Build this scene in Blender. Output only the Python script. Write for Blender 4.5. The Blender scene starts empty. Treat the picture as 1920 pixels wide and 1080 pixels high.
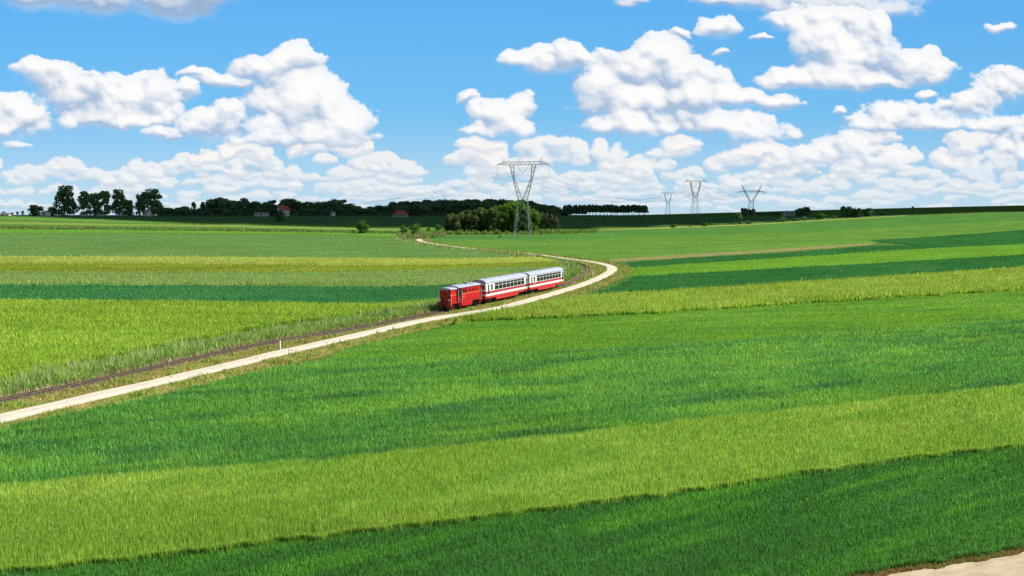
import bpy, bmesh, math, random
import numpy as np
from mathutils import Vector, Matrix
R = math.radians
random.seed(5); RS = np.random.RandomState(5)
scene = bpy.context.scene
COL = scene.collection

# ------------------------------------------------------------------ camera, light, exposure
H = 13.8                       # drone height above the flat fields
F = 1400.0                     # focal length in 1920-wide units
PITCH = math.atan(145/F)
cam = bpy.data.cameras.new('camera'); camo = bpy.data.objects.new('camera', cam); COL.objects.link(camo)
cam.sensor_width = 36; cam.lens = 36*F/1920; cam.clip_end = 30000; cam.clip_start = .5
camo.location = (0, 0, H); camo.rotation_euler = (math.pi/2-PITCH, 0, 0)
scene.camera = camo
SUN_AZ, SUN_EL = R(83), R(47)   # azimuth from +Y towards +X
SUNV = Vector((math.sin(SUN_AZ)*math.cos(SUN_EL), math.cos(SUN_AZ)*math.cos(SUN_EL), math.sin(SUN_EL)))
sun = bpy.data.lights.new('sun', 'SUN'); sun.energy = 5.0; sun.angle = R(.53); sun.color = (1, .955, .88)
suno = bpy.data.objects.new('sun', sun); COL.objects.link(suno); suno.rotation_euler = (-SUNV).to_track_quat('-Z', 'Y').to_euler()
world = bpy.data.worlds.new('World'); scene.world = world; world.use_nodes = True
wn = world.node_tree; bg = wn.nodes['Background']; st = wn.nodes.new('ShaderNodeTexSky'); st.sky_type = 'NISHITA'
st.sun_disc = False; st.sun_elevation = SUN_EL; st.sun_rotation = SUN_AZ; st.altitude = 200
wn.links.new(st.outputs[0], bg.inputs[0]); bg.inputs[1].default_value = .06
EXPO = .66
scene.view_settings.view_transform = 'Standard'; scene.view_settings.look = 'None'
scene.view_settings.exposure = EXPO; scene.view_settings.gamma = 1
try: scene.cycles.max_bounces = 5; scene.cycles.diffuse_bounces = 3; scene.cycles.transparent_max_bounces = 4
except Exception: pass

# ------------------------------------------------------------------ tagging helpers
def tag(o, label=None, cat=None, group=None, kind=None):
    if label: o['label'] = label
    if cat: o['category'] = cat
    if group: o['group'] = group
    if kind: o['kind'] = kind
    return o
def link(name, me, parent=None, mat=None):
    o = bpy.data.objects.new(name, me); COL.objects.link(o)
    if parent is not None: o.parent = parent
    if mat is not None: me.materials.append(mat)
    return o
def empty(name, loc=(0,0,0), rz=0, s=1):
    o = bpy.data.objects.new(name, None); COL.objects.link(o); o.location = loc; o.rotation_euler = (0,0,rz); o.scale = (s,s,s)
    o.empty_display_size = .2
    return o
def copy_tree(o, parent=None):
    c = o.copy(); COL.objects.link(c); c.parent = parent
    for ch in list(o.children): copy_tree(ch, c)
    return c
class MB:
    """collects shapes, builds ONE mesh"""
    def __init__(s): s.v = []; s.f = []
    def poly(s, pts, faces):
        n = len(s.v); s.v += [tuple(p) for p in pts]; s.f += [tuple(i+n for i in f) for f in faces]
    def box(s, x0, x1, y0, y1, z0, z1):
        s.poly([(x,y,z) for x in (x0,x1) for y in (y0,y1) for z in (z0,z1)],
               [(0,1,3,2),(4,6,7,5),(0,4,5,1),(2,3,7,6),(0,2,6,4),(1,5,7,3)])
    def beam(s, a, b, w, w2=None):
        a = Vector(a); b = Vector(b); d = (b-a)
        if d.length < 1e-6: return
        d.normalize(); up = Vector((0,0,1)) if abs(d.z) < .95 else Vector((1,0,0))
        u = d.cross(up).normalized(); v = d.cross(u).normalized(); h = w/2; k = (w2 or w)/2
        s.poly([a+u*h+v*h, a-u*h+v*h, a-u*h-v*h, a+u*h-v*h, b+u*k+v*k, b-u*k+v*k, b-u*k-v*k, b+u*k-v*k],
               [(0,1,2,3),(7,6,5,4),(0,4,5,1),(1,5,6,2),(2,6,7,3),(3,7,4,0)])
    def tube(s, pts, rad, n=6, cap=True):
        rings = []; pts = [Vector(p) for p in pts]
        if not hasattr(rad, '__len__'): rad = [rad]*len(pts)
        base = len(s.v)
        for i, p in enumerate(pts):
            d = (pts[min(i+1, len(pts)-1)]-pts[max(i-1, 0)]).normalized()
            up = Vector((0,0,1)) if abs(d.z) < .9 else Vector((1,0,0))
            u = d.cross(up).normalized(); v = d.cross(u)
            for k in range(n):
                t = 2*math.pi*k/n; s.v.append(tuple(p+(u*math.cos(t)+v*math.sin(t))*rad[i]))
        for i in range(len(pts)-1):
            for k in range(n):
                a = base+i*n+k; b = base+i*n+(k+1) % n; s.f.append((a, b, b+n, a+n))
        if cap:
            s.f.append(tuple(base+k for k in range(n))[::-1]); e = base+(len(pts)-1)*n; s.f.append(tuple(e+k for k in range(n)))
    def prism(s, prof, x0, x1, axis='x'):
        """profile [(a,b)] extruded along x (a=y,b=z) or y (a=x,b=z)"""
        n = len(prof)
        A = [((x0,a,b) if axis == 'x' else (a,x0,b)) for a, b in prof]; B = [((x1,a,b) if axis == 'x' else (a,x1,b)) for a, b in prof]
        s.poly(A+B, [tuple(range(n))[::-1], tuple(range(n, 2*n))] + [(i, (i+1) % n, (i+1) % n+n, i+n) for i in range(n)])
    def build(s, name, mat, parent=None, smooth=False, bevel=0):
        me = bpy.data.meshes.new(name); me.from_pydata(s.v, [], s.f); me.validate()
        bm = bmesh.new(); bm.from_mesh(me); bmesh.ops.recalc_face_normals(bm, faces=bm.faces)
        if bevel: bmesh.ops.bevel(bm, geom=[e for e in bm.edges if e.calc_face_angle(0) > .6], offset=bevel, segments=2, affect='EDGES', clamp_overlap=True)
        bm.to_mesh(me); bm.free()
        if smooth: me.polygons.foreach_set('use_smooth', [True]*len(me.polygons))
        return link(name, me, parent, mat)
def np_mesh(name, V, T, mat=None, parent=None, smooth=False, k=3):
    me = bpy.data.meshes.new(name); V = np.ascontiguousarray(V, dtype=np.float32); T = np.ascontiguousarray(T, dtype=np.int32)
    me.vertices.add(len(V)); me.vertices.foreach_set('co', V.ravel())
    me.loops.add(T.size); me.loops.foreach_set('vertex_index', T.ravel())
    me.polygons.add(len(T)); me.polygons.foreach_set('loop_start', np.arange(0, T.size, k, dtype=np.int32))
    try: me.polygons.foreach_set('loop_total', np.full(len(T), k, dtype=np.int32))
    except Exception: pass
    if smooth: me.polygons.foreach_set('use_smooth', np.ones(len(T), dtype=bool))
    me.update(calc_edges=True)
    return link(name, me, parent, mat)

# ------------------------------------------------------------------ materials
class NT:
    def __init__(s, name):
        s.m = bpy.data.materials.new(name); s.m.use_nodes = True; s.t = s.m.node_tree; s.t.nodes.clear()
        s.out = s.t.nodes.new('ShaderNodeOutputMaterial')
    def n(s, typ, **kw):
        x = s.t.nodes.new(typ)
        for k, v in kw.items():
            if k.startswith('i_'):
                key = k[2:]; key = int(key) if key.isdigit() else key.replace('_', ' ')
                x.inputs[key].default_value = v
            else: setattr(x, k, v)
        return x
    def l(s, a, b): s.t.links.new(a, b)
    def mix(s, fac, a, b, mode='MIX'):
        x = s.n('ShaderNodeMix', data_type='RGBA', blend_type=mode)
        for sock, val in ((x.inputs[0], fac), (x.inputs[6], a), (x.inputs[7], b)):
            if hasattr(val, 'is_output') or isinstance(val, bpy.types.NodeSocket): s.l(val, sock)
            elif isinstance(val, (int, float)): sock.default_value = val
            else: sock.default_value = (*val, 1) if len(val) == 3 else val
        return x.outputs[2]
    def noise(s, vec, scale, detail=4, rough=.55):
        x = s.n('ShaderNodeTexNoise'); x.inputs['Scale'].default_value = scale; x.inputs['Detail'].default_value = detail
        x.inputs['Roughness'].default_value = rough
        if vec is not None: s.l(vec, x.inputs['Vector'])
        return x.outputs['Fac']
    def ramp(s, fac, stops):
        x = s.n('ShaderNodeValToRGB'); e = x.color_ramp.elements
        while len(e) < len(stops): e.new(.5)
        for k, (p, c) in enumerate(stops):
            e[k].position = p; e[k].color = (*c, 1) if hasattr(c, '__len__') else (c, c, c, 1)
        s.l(fac, x.inputs[0]); return x.outputs[0]
    def pos(s, rot=0, sc=(1,1,1)):
        g = s.n('ShaderNodeNewGeometry'); m = s.n('ShaderNodeMapping'); m.vector_type = 'TEXTURE'
        m.inputs['Rotation'].default_value = (0, 0, rot); m.inputs['Scale'].default_value = sc
        s.l(g.outputs['Position'], m.inputs[0]); return m.outputs[0]
def paint(name, col, rough=.45, metal=0, var=.12, scale=3.0, dirt=None):
    """painted metal / plain solid with slight weathering"""
    t = NT(name); b = t.n('ShaderNodeBsdfPrincipled'); b.inputs['Specular IOR Level'].default_value = .3; tc = t.n('ShaderNodeTexCoord')
    f = t.noise(tc.outputs['Object'], scale, 5, .6)
    d = dirt or tuple(c*.55+.02 for c in col)
    c = t.mix(t.ramp(f, [(.45, 0.0), (.75, var*2.2)]), col, d)
    t.l(c, b.inputs['Base Color']); b.inputs['Roughness'].default_value = rough; b.inputs['Metallic'].default_value = metal
    t.l(b.outputs[0], t.out.inputs[0]); return t.m
def crop_mat(name, A, B, C=None, rot=0, patch=(14, 3.5), thr=(.38, .62), fine=.25, transl=.42, hue=None, streak=None):
    """crop foliage. A,B two stands mixed by long patches lying along the field; every plant varies a little."""
    t = NT(name)
    p = t.pos(rot, (patch[0], patch[1], 1.0)); f = t.noise(p, 1.0, 5, .62)
    col = t.mix(t.ramp(f, [(thr[0], 0.0), (thr[1], 1.0)]), A, B)
    if C is not None:
        p2 = t.pos(rot+.15, (patch[0]*.8, patch[1]*.6, 1.0)); off = t.n('ShaderNodeVectorMath', operation='ADD'); off.inputs[1].default_value = (31.3, 7.7, 0)
        t.l(p2, off.inputs[0]); f2 = t.noise(off.outputs[0], 1.0, 5, .6)
        col = t.mix(t.ramp(f2, [(.50, 0.0), (.61, .9)]), col, C)
    if streak is not None:   # drill rows / tractor lines along the field
        p3 = t.pos(rot, (90, streak[0], 1.0)); f3 = t.noise(p3, 1.0, 3, .5)
        col = t.mix(t.ramp(f3, [(.40, 0.0), (.66, streak[1])]), col, streak[2])
    p4 = t.pos(rot, (1.1, .8, .8)); f4 = t.noise(p4, 1.0, 4, .7)
    col = t.mix(t.ramp(f4, [(.3, 0.0), (.75, fine)]), col, tuple(min(1, c*1.5+.01) for c in A))
    at = t.n('ShaderNodeAttribute', attribute_name='rnd')
    mul = t.n('ShaderNodeMapRange'); mul.inputs['To Min'].default_value = .5; mul.inputs['To Max'].default_value = 1.75
    t.l(at.outputs['Fac'], mul.inputs[0])
    pw = t.pos(rot+.4, (34, 13, 1.0)); fw = t.noise(pw, 1.0, 4, .6)      # uneven growth over tens of metres
    col = t.mix(t.ramp(fw, [(.36, .30), (.5, 0.0)]), col, tuple(c*.62 for c in B)); col = t.mix(t.ramp(fw, [(.5, 0.0), (.66, .35)]), col, tuple(min(.62, c*1.12+.035) for c in B))
    hs = t.n('ShaderNodeHueSaturation'); hs.inputs['Saturation'].default_value = .96; t.l(col, hs.inputs['Color']); col = hs.outputs[0]
    vm = t.n('ShaderNodeVectorMath', operation='SCALE'); t.l(col, vm.inputs[0]); t.l(mul.outputs[0], vm.inputs['Scale'])
    d = t.n('ShaderNodeBsdfDiffuse'); t.l(vm.outputs[0], d.inputs[0])
    tr = t.n('ShaderNodeBsdfTranslucent'); t.l(vm.outputs[0], tr.inputs[0])
    mx = t.n('ShaderNodeMixShader'); mx.inputs[0].default_value = transl; t.l(d.outputs[0], mx.inputs[1]); t.l(tr.outputs[0], mx.inputs[2])
    t.l(mx.outputs[0], t.out.inputs[0]); return t.m

# ------------------------------------------------------------------ terrain
def sm(a, b, x):
    t = np.clip((np.asarray(x, dtype=float)-a)/(b-a), 0, 1); return t*t*(3-2*t)
def terr(x, y):
    x = np.asarray(x, dtype=float); y = np.asarray(y, dtype=float)
    z = 9.3*sm(430, 740, y) - .0066*np.clip(y-770, 0, None)
    q = (x-300)/30; sp = 30*np.where(q > 30, q, np.log1p(np.exp(np.clip(q, -30, 30))))
    sp = 420*np.tanh(sp/420)
    z = z + .0435*sp*sm(120, 720, y)*(1-.9*sm(900, 3500, y))
    z = z + .35*np.sin(x/41+1.3)*np.sin(y/57)*sm(120, 260, y)*(1-sm(380, 430, y)) + .25*np.sin(x/90+2)*sm(430, 600, y)
    return z
cP, sP = math.cos(PITCH), math.sin(PITCH)
def unproject(px, py, dz=0):
    """ray through a view direction -> first hit with the terrain"""
    px = np.asarray(px, float); py = np.asarray(py, float)
    cx = (px-960)/F; cy = (540-py)/F
    u = cx/(cP+cy*sP); m = (-sP+cy*cP)/(cP+cy*sP)
    lo = np.full(px.shape, 8.0); hi = np.full(px.shape, 760.0)
    for _ in range(34):
        mid = (lo+hi)/2; g = H+m*mid-terr(u*mid, mid)-dz
        lo = np.where(g > 0, mid, lo); hi = np.where(g > 0, hi, mid)
    Y = (lo+hi)/2; Xw = u*Y
    return Xw, Y, terr(Xw, Y)
def at(px, py):
    x, y, z = unproject(np.array([px]), np.array([py])); return Vector((x[0], y[0], z[0]))
def at_depth(px, Y):
    x = (px-960)/F*Y/ (cP)  # near the horizon line
    cy = 145/F; x = (px-960)/F/(cP+cy*sP)*Y
    return Vector((x, Y, float(terr(x, Y))))
def catmull(P, n=12):
    P = [np.array(p, float) for p in P]; P = [2*P[0]-P[1]]+P+[2*P[-1]-P[-2]]; out = []
    for i in range(1, len(P)-2):
        for k in range(n):
            t = k/n; a, b, c, d = P[i-1], P[i], P[i+1], P[i+2]
            out.append(.5*((2*b)+(c-a)*t+(2*a-5*b+4*c-d)*t*t+(-a+3*b-3*c+d)*t**3))
    out.append(P[-2]); return np.array(out)
def world_line(pxs, n=12, step=1.0):
    x, y, z = unproject([p[0] for p in pxs], [p[1] for p in pxs])
    C = catmull(np.stack([x, y], 1), n)
    s = np.concatenate([[0], np.cumsum(np.linalg.norm(np.diff(C, axis=0), axis=1))])
    k = np.arange(0, s[-1], step)
    return np.stack([np.interp(k, s, C[:, 0]), np.interp(k, s, C[:, 1])], 1)
ROAD = world_line([(-330,868),(-150,826),(0,786),(169,746),(337,708),(534,660.5),(650,634),(801,600),(926,580),(991,564),(1056,545.5),(1099,531.5),(1134,516.5),(1148,506),(1143,499.5),(1126,494.3),(1099,489.6),(1058,484.8),(1018,479),(972,474),(937,470.6),(882,466),(828,459.7),(797,454.5),(785,449.5),(797,444),(820,440),(846,437.4)], 14, .6)
TRACK = world_line([(-330,826),(-150,791),(0,755),(141,725.5),(281,694),(422,662.5),(525,641.5),(665,618.5),(780,596),(835,584.5),(907,569.5),(980,553.5),(1050,537.5),(1085,523.5),(1102,509),(1097,499.5),(1070,491.5),(1030,484.5),(985,478),(940,473.2),(882,468.4),(828,462),(780,453.5),(766,446)], 14, .3)
def dist_to(line, x, y, chunk=40000):
    out = np.empty(len(x)); L = line[::2]
    for i in range(0, len(x), chunk):
        out[i:i+chunk] = np.sqrt(((x[i:i+chunk, None]-L[None, :, 0])**2+(y[i:i+chunk, None]-L[None, :, 1])**2).min(1))
    return out
# distance fields of road and track on a half metre grid
_gx = np.arange(-62, 62.1, .5); _gy = np.arange(24, 480.1, .5)
_GX, _GY = np.meshgrid(_gx, _gy)
def dist_field(line):
    out = np.full(_GX.shape, 99.0); L = line[::2]
    for i, yy in enumerate(_gy):
        P = L[np.abs(L[:, 1]-yy) < 14]
        if len(P): out[i] = np.sqrt((_gx[:, None]-P[None, :, 0])**2+(yy-P[None, :, 1])**2).min(1)
    return np.minimum(out, 14)
_DR, _DT = dist_field(ROAD), dist_field(TRACK)
def near_line(x, y, W=0):
    fx = (x+62)/.5; fy = (y-24)/.5; inside = (fx >= 0) & (fx < len(_gx)-1.01) & (fy >= 0) & (fy < len(_gy)-1.01)
    fx = np.clip(fx, 0, len(_gx)-1.01); fy = np.clip(fy, 0, len(_gy)-1.01); ix = fx.astype(int); iy = fy.astype(int); u = fx-ix; v = fy-iy
    def s_(D): return np.where(inside, (D[iy, ix]*(1-u)+D[iy, ix+1]*u)*(1-v)+(D[iy+1, ix]*(1-u)+D[iy+1, ix+1]*u)*v, 14.0)
    return s_(_DR), s_(_DT)

# ---------------------------------------------------------------- sky painter (procedural cumulus field, evaluated per direction)
def _hash(ix, iy, seed):
    h = (ix.astype(np.int64) * 374761393 + iy.astype(np.int64) * 668265263 + seed * 974711) & 0x7fffffff
    h = ((h ^ (h >> 13)) * 1274126177) & 0x7fffffff
    return (h ^ (h >> 16)) & 0x7fffffff
def gnoise(x, y, seed=0):
    x0 = np.floor(x); y0 = np.floor(y); fx = x - x0; fy = y - y0
    ix = x0.astype(np.int64); iy = y0.astype(np.int64)
    u = fx*fx*fx*(fx*(fx*6-15)+10); v = fy*fy*fy*(fy*(fy*6-15)+10)
    def g(dx, dy):
        a = _hash(ix+dx, iy+dy, seed) * (2*math.pi/0x7fffffff)
        return np.cos(a)*(fx-dx) + np.sin(a)*(fy-dy)
    a, b, c, d = g(0,0), g(1,0), g(0,1), g(1,1)
    return ((a*(1-u)+b*u)*(1-v) + (c*(1-u)+d*u)*v) * 1.5
def fbm(x, y, octv, seed=0, gain=.5):
    s = 0; a = 1; t = 0
    for o in range(octv):
        s = s + a*gnoise(x*2**o + o*17.3, y*2**o + o*9.1, seed+o); t += a; a *= gain
    return s/t
def billow(x, y, octv, seed=0, gain=.5):
    s = 0; a = 1; t = 0
    for o in range(octv):
        s = s + a*(1 - 2.2*np.abs(gnoise(x*2**o + o*13.7, y*2**o + o*5.3, seed+o))); t += a; a *= gain
    return s/t
def puffs(x, y, seed):
    """rounded overlapping domes, 0..1"""
    x0 = np.floor(x).astype(np.int64); y0 = np.floor(y).astype(np.int64); r = np.zeros_like(x)
    for dx in (-1, 0, 1):
        for dy in (-1, 0, 1):
            h = _hash(x0+dx, y0+dy, seed)
            px = x0+dx + (h & 1023)/1023.; py = y0+dy + ((h >> 10) & 1023)/1023.
            rr = .75 + .35*((h >> 20) & 255)/255.
            r = np.maximum(r, 1 - ((x-px)**2 + (y-py)**2)/(rr*rr))
    return r
def blur(a, n):
    if n < 1: return a
    for _ in range(2):
        for ax in (0, 1):
            p = np.pad(a, [(n+1, n) if i == ax else (0, 0) for i in (0, 1)], mode='edge')
            c = np.cumsum(p, axis=ax); L = a.shape[ax]
            a = (np.take(c, range(2*n+1, 2*n+1+L), axis=ax) - np.take(c, range(0, L), axis=ax))/(2*n+1)
    return a
def sstep(a, b, x):
    t = np.clip((x-a)/(b-a), 0, 1); return t*t*(3-2*t)
# (cx, cy, rx, ry) cumulus heaps of this sky, in degrees-like units (1/1400 rad), origin top left of the view
HEAPS = [
 # layer 0: high thin pieces and the big one at the top
 [(215,2,215,42),(120,-8,120,38),(330,14,95,36),(60,2,60,20),(402,-4,60,22),
  (1530,8,200,30),(1420,0,110,26),(1640,22,90,22),(1345,2,60,14),(1180,2,30,10)],
 # layer 1: left group
 [(62,130,34,30),(100,150,50,38),(140,185,75,50),(205,195,95,60),(265,180,65,52),(290,205,58,42),(175,225,80,28),(245,225,90,25),
  (20,205,50,36),(52,228,45,32),(5,240,50,35),(30,275,30,9),(352,170,30,22)],
 # layer 2: big left cumulus
 [(545,105,42,38),(520,132,46,42),(560,140,60,48),(470,128,45,26),(590,175,60,45),(545,190,85,50),(610,205,65,40),(640,225,58,38),(655,245,42,30),
  (560,240,95,36),(535,215,50,45),(395,238,62,40),(425,218,36,34),(375,140,45,12),(420,150,60,16),(300,250,35,16),(610,262,90,20),(500,262,70,20)],
 # layer 3: centre cumulus and the right half
 [(885,185,18,14),(930,215,48,36),(975,200,32,32),(960,240,50,28),(900,248,40,20),
  (965,115,34,18),(1010,112,50,30),(1060,115,50,38),(1075,110,35,30),(1150,130,60,42),(1240,105,50,46),(1220,140,70,55),(1290,150,60,50),(1330,175,70,42),
  (1180,190,95,45),(1260,190,100,42),(1380,185,60,28),(1450,195,45,22),(1180,235,100,32),(1300,232,110,28),(1400,245,60,32),(1130,160,60,30)],
 [(1345,55,40,22),(1275,62,22,12),(1428,74,17,6),(1341,97,12,7),(1880,52,28,11),(1500,40,70,30),(1560,45,75,35),(1590,85,75,50),(1600,120,85,45),(1530,80,50,50),(1640,60,30,40),
  (1540,145,100,26),(1470,150,55,22),(1715,112,42,28),(1740,135,60,25),(1690,135,60,26),(1610,155,110,18),(1735,178,22,14)],
 [(1880,155,45,30),(1920,165,60,40),(1830,190,48,28),(1800,205,55,25),(1680,215,65,28),(1640,235,55,24),(1740,235,70,24),(1575,215,14,10),(1850,235,80,22),
  (1560,290,75,34),(1600,275,45,24),(1500,300,45,22),(1915,280,60,40),(1480,245,18,16),(1790,310,30,16),(1820,330,40,18),(1690,300,45,18),(1640,310,60,20)],
]
def paint_sky(X, Y):
    """X, Y: arrays of view units. Returns linear rgb of the sky in that direction."""
    t = np.clip((Y+60)/455, 0.0001, 1)[..., None]
    top = np.array([.095,.41,.865]); mid = np.array([.185,.525,.875]); low = np.array([.50,.71,.84])
    sky = np.where(t < .6, top + (mid-top)*(t/.6), mid + (low-mid)*((t-.6)/.4)**1)
    side = np.clip((X-200)/1500, 0, 1)[..., None]
    sky = sky*(1 + .04*(1-side)) 
    wx = fbm(X/70, Y/60, 4, 11); wy = fbm(X/70+31, Y/60+7, 4, 23)
    Xw = X + wx*26; Yw = Y + wy*20
    def comp(X, Y, dens, size, k, seed, aspect, soft, base):
        w1 = fbm(X/60, Y/60, 3, seed+7)*14*size; w2 = fbm(X/60+9, Y/60+4, 3, seed+17)*14*size
        Xq = X + w1; Yq = Y + w2
        P = [puffs(Xq/(s_*size), Yq/(s_*size*aspect), seed+i*31) for i, s_ in enumerate((96, 52, 27, 13, 7))]
        f1 = fbm(X/(40*size), Y/(26*size*aspect), 6, seed+50, .62)
        f2 = fbm(Xq/(15*size), Yq/(11*size*aspect), 4, seed+90, .65)
        edge = sum(p*g for p, g in zip(P, (.34, .27, .20, .14, .10))) - .42
        d = dens + k*edge + k*.62*f1 + k*.20*f2
        so = soft*(1 + 2.6*sstep(-.1, .8, base))*(1 + 1.2*np.clip(fbm(X/110, Y/80, 2, seed+5)*2, 0, 1))
        a = .78*sstep(0, .85, d/so) + .22*sstep(-.25, 1.3, (d + .45*f2*soft*2)/so)
        m = np.clip(d*2.0, 0, 1)
        hgt = np.sqrt(np.clip(d, 0, 3))*34*size + m*size*sum(p*g for p, g in zip(P, (44, 19, 7.5, 3.0, 1.1)))
        def lit(h_, kx):
            gy, gx = np.gradient(h_, PSTEP, PSTEP); gx = gx*kx; gy = gy*kx
            return np.clip((-gx*.34*-1*-1 + gy*.66 + .68)/np.sqrt(1 + gx*gx + gy*gy), 0, 1.1)
        hs_ = blur(hgt, max(1, int(2/PSTEP))); hl = blur(hgt, max(2, int(9*size/PSTEP)))
        lam = .55*lit(hl, 1.5) + .45*lit(hs_, .8)
        cav = np.clip((hs_ - blur(hgt, int(22*size/PSTEP)+1))/(14*size), -1.2, 1)
        return d, a, lam, cav, f1
    # distant rows of small cumulus, farthest (lowest) first
    rs = np.random.RandomState(77)
    rows = ((389, 7, 44, 50), (377, 9, 44, 60), (364, 11, 46, 62), (350, 13, 50, 62), (334, 16, 56, 56), (316, 20, 60, 50), (297, 23, 62, 40), (280, 22, 60, 22))
    for ri, (yc, rh, rw, cnt) in enumerate(rows):
        j0 = int(np.searchsorted(Y[:, 0], yc-rh*3.2)); j1 = int(np.searchsorted(Y[:, 0], yc+rh*2.4))
        j1 = min(j1, Y.shape[0])
        if j1-j0 < 8: continue
        Xs, Ys = X[j0:j1], Y[j0:j1]; XW = Xs + wx[j0:j1]*16; YW = Ys + wy[j0:j1]*9
        acc = np.zeros_like(Xs); base = np.zeros_like(Xs)
        for k in range(cnt):
            cx = rs.uniform(-280, 2200); cy = yc + rs.uniform(-.5, .5)*rh
            if yc < 300 and (cx < 330 or 690 < cx < 850): continue
            if cx < 120 and rs.rand() < .55: continue
            for q_ in range(3):
                rx = rw*rs.uniform(.28, .62); ry = rh*rs.uniform(.6, 1.35)
                x_ = cx + rs.uniform(-.55, .55)*rw; y_ = cy + rs.uniform(-.5, .35)*rh
                dy = YW - y_
                q = np.clip(1 - ((XW-x_)/rx)**2 - (dy/np.where(dy > 0, ry*.6, ry))**2, 0, 1)
                base += q*dy/ry; acc += q*q
        base = base/(np.sqrt(acc)+.15)
        dens = np.sqrt(acc)*.9 - .22 + .12*fbm(Xs/90, Ys/30, 3, 610+ri)
        dens = np.where(acc > 0, dens, -1.5)
        d, a, lam, cav, f1 = comp(Xs, Ys, dens, .26+.0035*(388-yc), .95, 640+ri*50, .72, .42, base)
        sh = np.clip(.48 + .55*(lam-.5) + .22*cav - .30*sstep(-.05, .7, base), 0, 1)[..., None]
        lo = np.array([.36,.52,.73]); hi = np.array([1.0,.955,.92])
        col = lo + (hi-lo)*np.clip(sh*1.35, 0, 1)
        hz = .06 + .26*(yc-280)/110.
        a2 = (a*.93)[..., None]; bg = sky[j0:j1]
        sky[j0:j1] = bg*(1-a2) + (col*(1-hz) + bg*hz)*a2
    bases = {}
    for li, heap in enumerate(HEAPS):
        acc = np.zeros_like(X); base = np.zeros_like(X); wsum = np.zeros_like(X) + 1e-6
        for (cx, cy, rx, ry) in heap:
            dy = (Yw-cy); ryy = np.where(dy > 0, ry*.80, ry)
            q = 1.0 - ((Xw-cx)/(rx*1.06))**2 - (dy/ryy)**2
            qq = np.clip(q, 0, 1); acc += qq**2
            w = np.exp(np.clip(q, -3, 1)*4); wsum += w; base += w*np.clip(dy/ry, -1, 1)
            if li == 0 and cx < 500: pass
        base /= wsum
        out = np.maximum.reduce([1.0 - ((Xw-cx)/(rx*1.06))**2 - ((Yw-cy)/(ry*.9))**2 for (cx,cy,rx,ry) in heap])
        dens = np.where(acc > 0, np.sqrt(acc)*.9, np.clip(out, -2, 0)) - .10
        size = (1.0, .8, .95, .85, .85, .6)[li]
        soft = (.85, .36, .30, .36, .34, .55)[li]
        d, a, lam, cav, f1 = comp(X, Y, dens, size, (.9,1.0,.9,.95,.95,1.25)[li], 500+li*40, .9, soft, base)
        thick = sstep(.1, 1.3, dens)
        big = fbm(X/120, Y/70, 3, 900+li)
        sh = .52 + .70*(lam-.5) + .20*cav + .36*big - .58*sstep(-.2, .8, base)
        if li == 0: sh = sh - .42*sstep(-25, 25, Y)*(X < 700) - .10 - .34*(X < 700)
        sh = np.clip(sh*1.25, 0, 1)[..., None]
        lo = np.array([.40,.53,.72]); m = np.array([.76,.80,.87]); hi = np.array([.985,.98,.975])
        col = np.where(sh < .5, lo + (m-lo)*(sh/.5), m + (hi-m)*((sh-.5)/.5))
        if li == 0: col = col*np.array([.80,.86,.93])
        thin = (1 - sstep(.0, .55, dens + .35*f1))[..., None]*.38*sstep(-.4, .5, base)[..., None]
        col = col*(1-thin) + sky*thin
        hz = (.10*sstep(200, 330, Y))[..., None]
        col = col*(1-hz) + sky*hz
        # thin torn veil hanging round the heap
        vd = blur(np.clip(dens, -.9, 1.2), int(11/PSTEP)) + .85*fbm(X/60, Y/34, 6, 700+li, .62) + .12
        va = (.42*sstep(.0, 1.1, vd)*sstep(-1.6, -.2, dens))[..., None]
        vc = np.array([.70,.80,.90]); sky = sky*(1-va) + vc*va
        a = (a*(1-.30*sstep(230, 340, Y))*(.90+.10*sstep(0, .8, dens)))[..., None]
        sky = sky*(1-a) + col*a
    # pale air just above the horizon
    h = (sstep(250, 405, Y)*.30)[..., None]
    return sky*(1-h) + np.array([.56,.73,.84])*h

# ------------------------------------------------------------------ sky backdrop, 9 km away
PSTEP = 1.6
def build_sky():
    X, Y = np.meshgrid(np.arange(-330, 2250, PSTEP), np.arange(-150, 424, PSTEP))
    C = np.clip(paint_sky(X, Y), 0, 1.0)
    cx = (X-960)/F; cy = (540-Y)/F
    D = np.stack([cx, cP+cy*sP, -sP+cy*cP], -1); D /= np.linalg.norm(D[..., :2], axis=-1)[..., None]
    V = D*9000 + np.array([0, 0, H]); ny, nx = X.shape
    idx = np.arange(nx*ny).reshape(ny, nx)
    Q = np.stack([idx[:-1, :-1], idx[1:, :-1], idx[1:, 1:], idx[:-1, 1:]], -1).reshape(-1, 4)
    t = NT('sky_air'); e = t.n('ShaderNodeEmission'); a = t.n('ShaderNodeAttribute', attribute_name='air')
    t.l(a.outputs['Color'], e.inputs[0]); e.inputs[1].default_value = 2**(-EXPO); t.l(e.outputs[0], t.out.inputs[0])
    t.m.cycles.emission_sampling = 'NONE'
    o = np_mesh('sky', V.reshape(-1, 3), Q, t.m, smooth=True, k=4)
    at_ = o.data.attributes.new('air', 'FLOAT_COLOR', 'POINT')
    rgba = np.ones((nx*ny, 4), np.float32); rgba[:, :3] = C.reshape(-1, 3); at_.data.foreach_set('color', rgba.ravel())
    tag(o, 'blue summer sky full of white cumulus clouds', 'sky', kind='structure')
build_sky()

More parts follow.
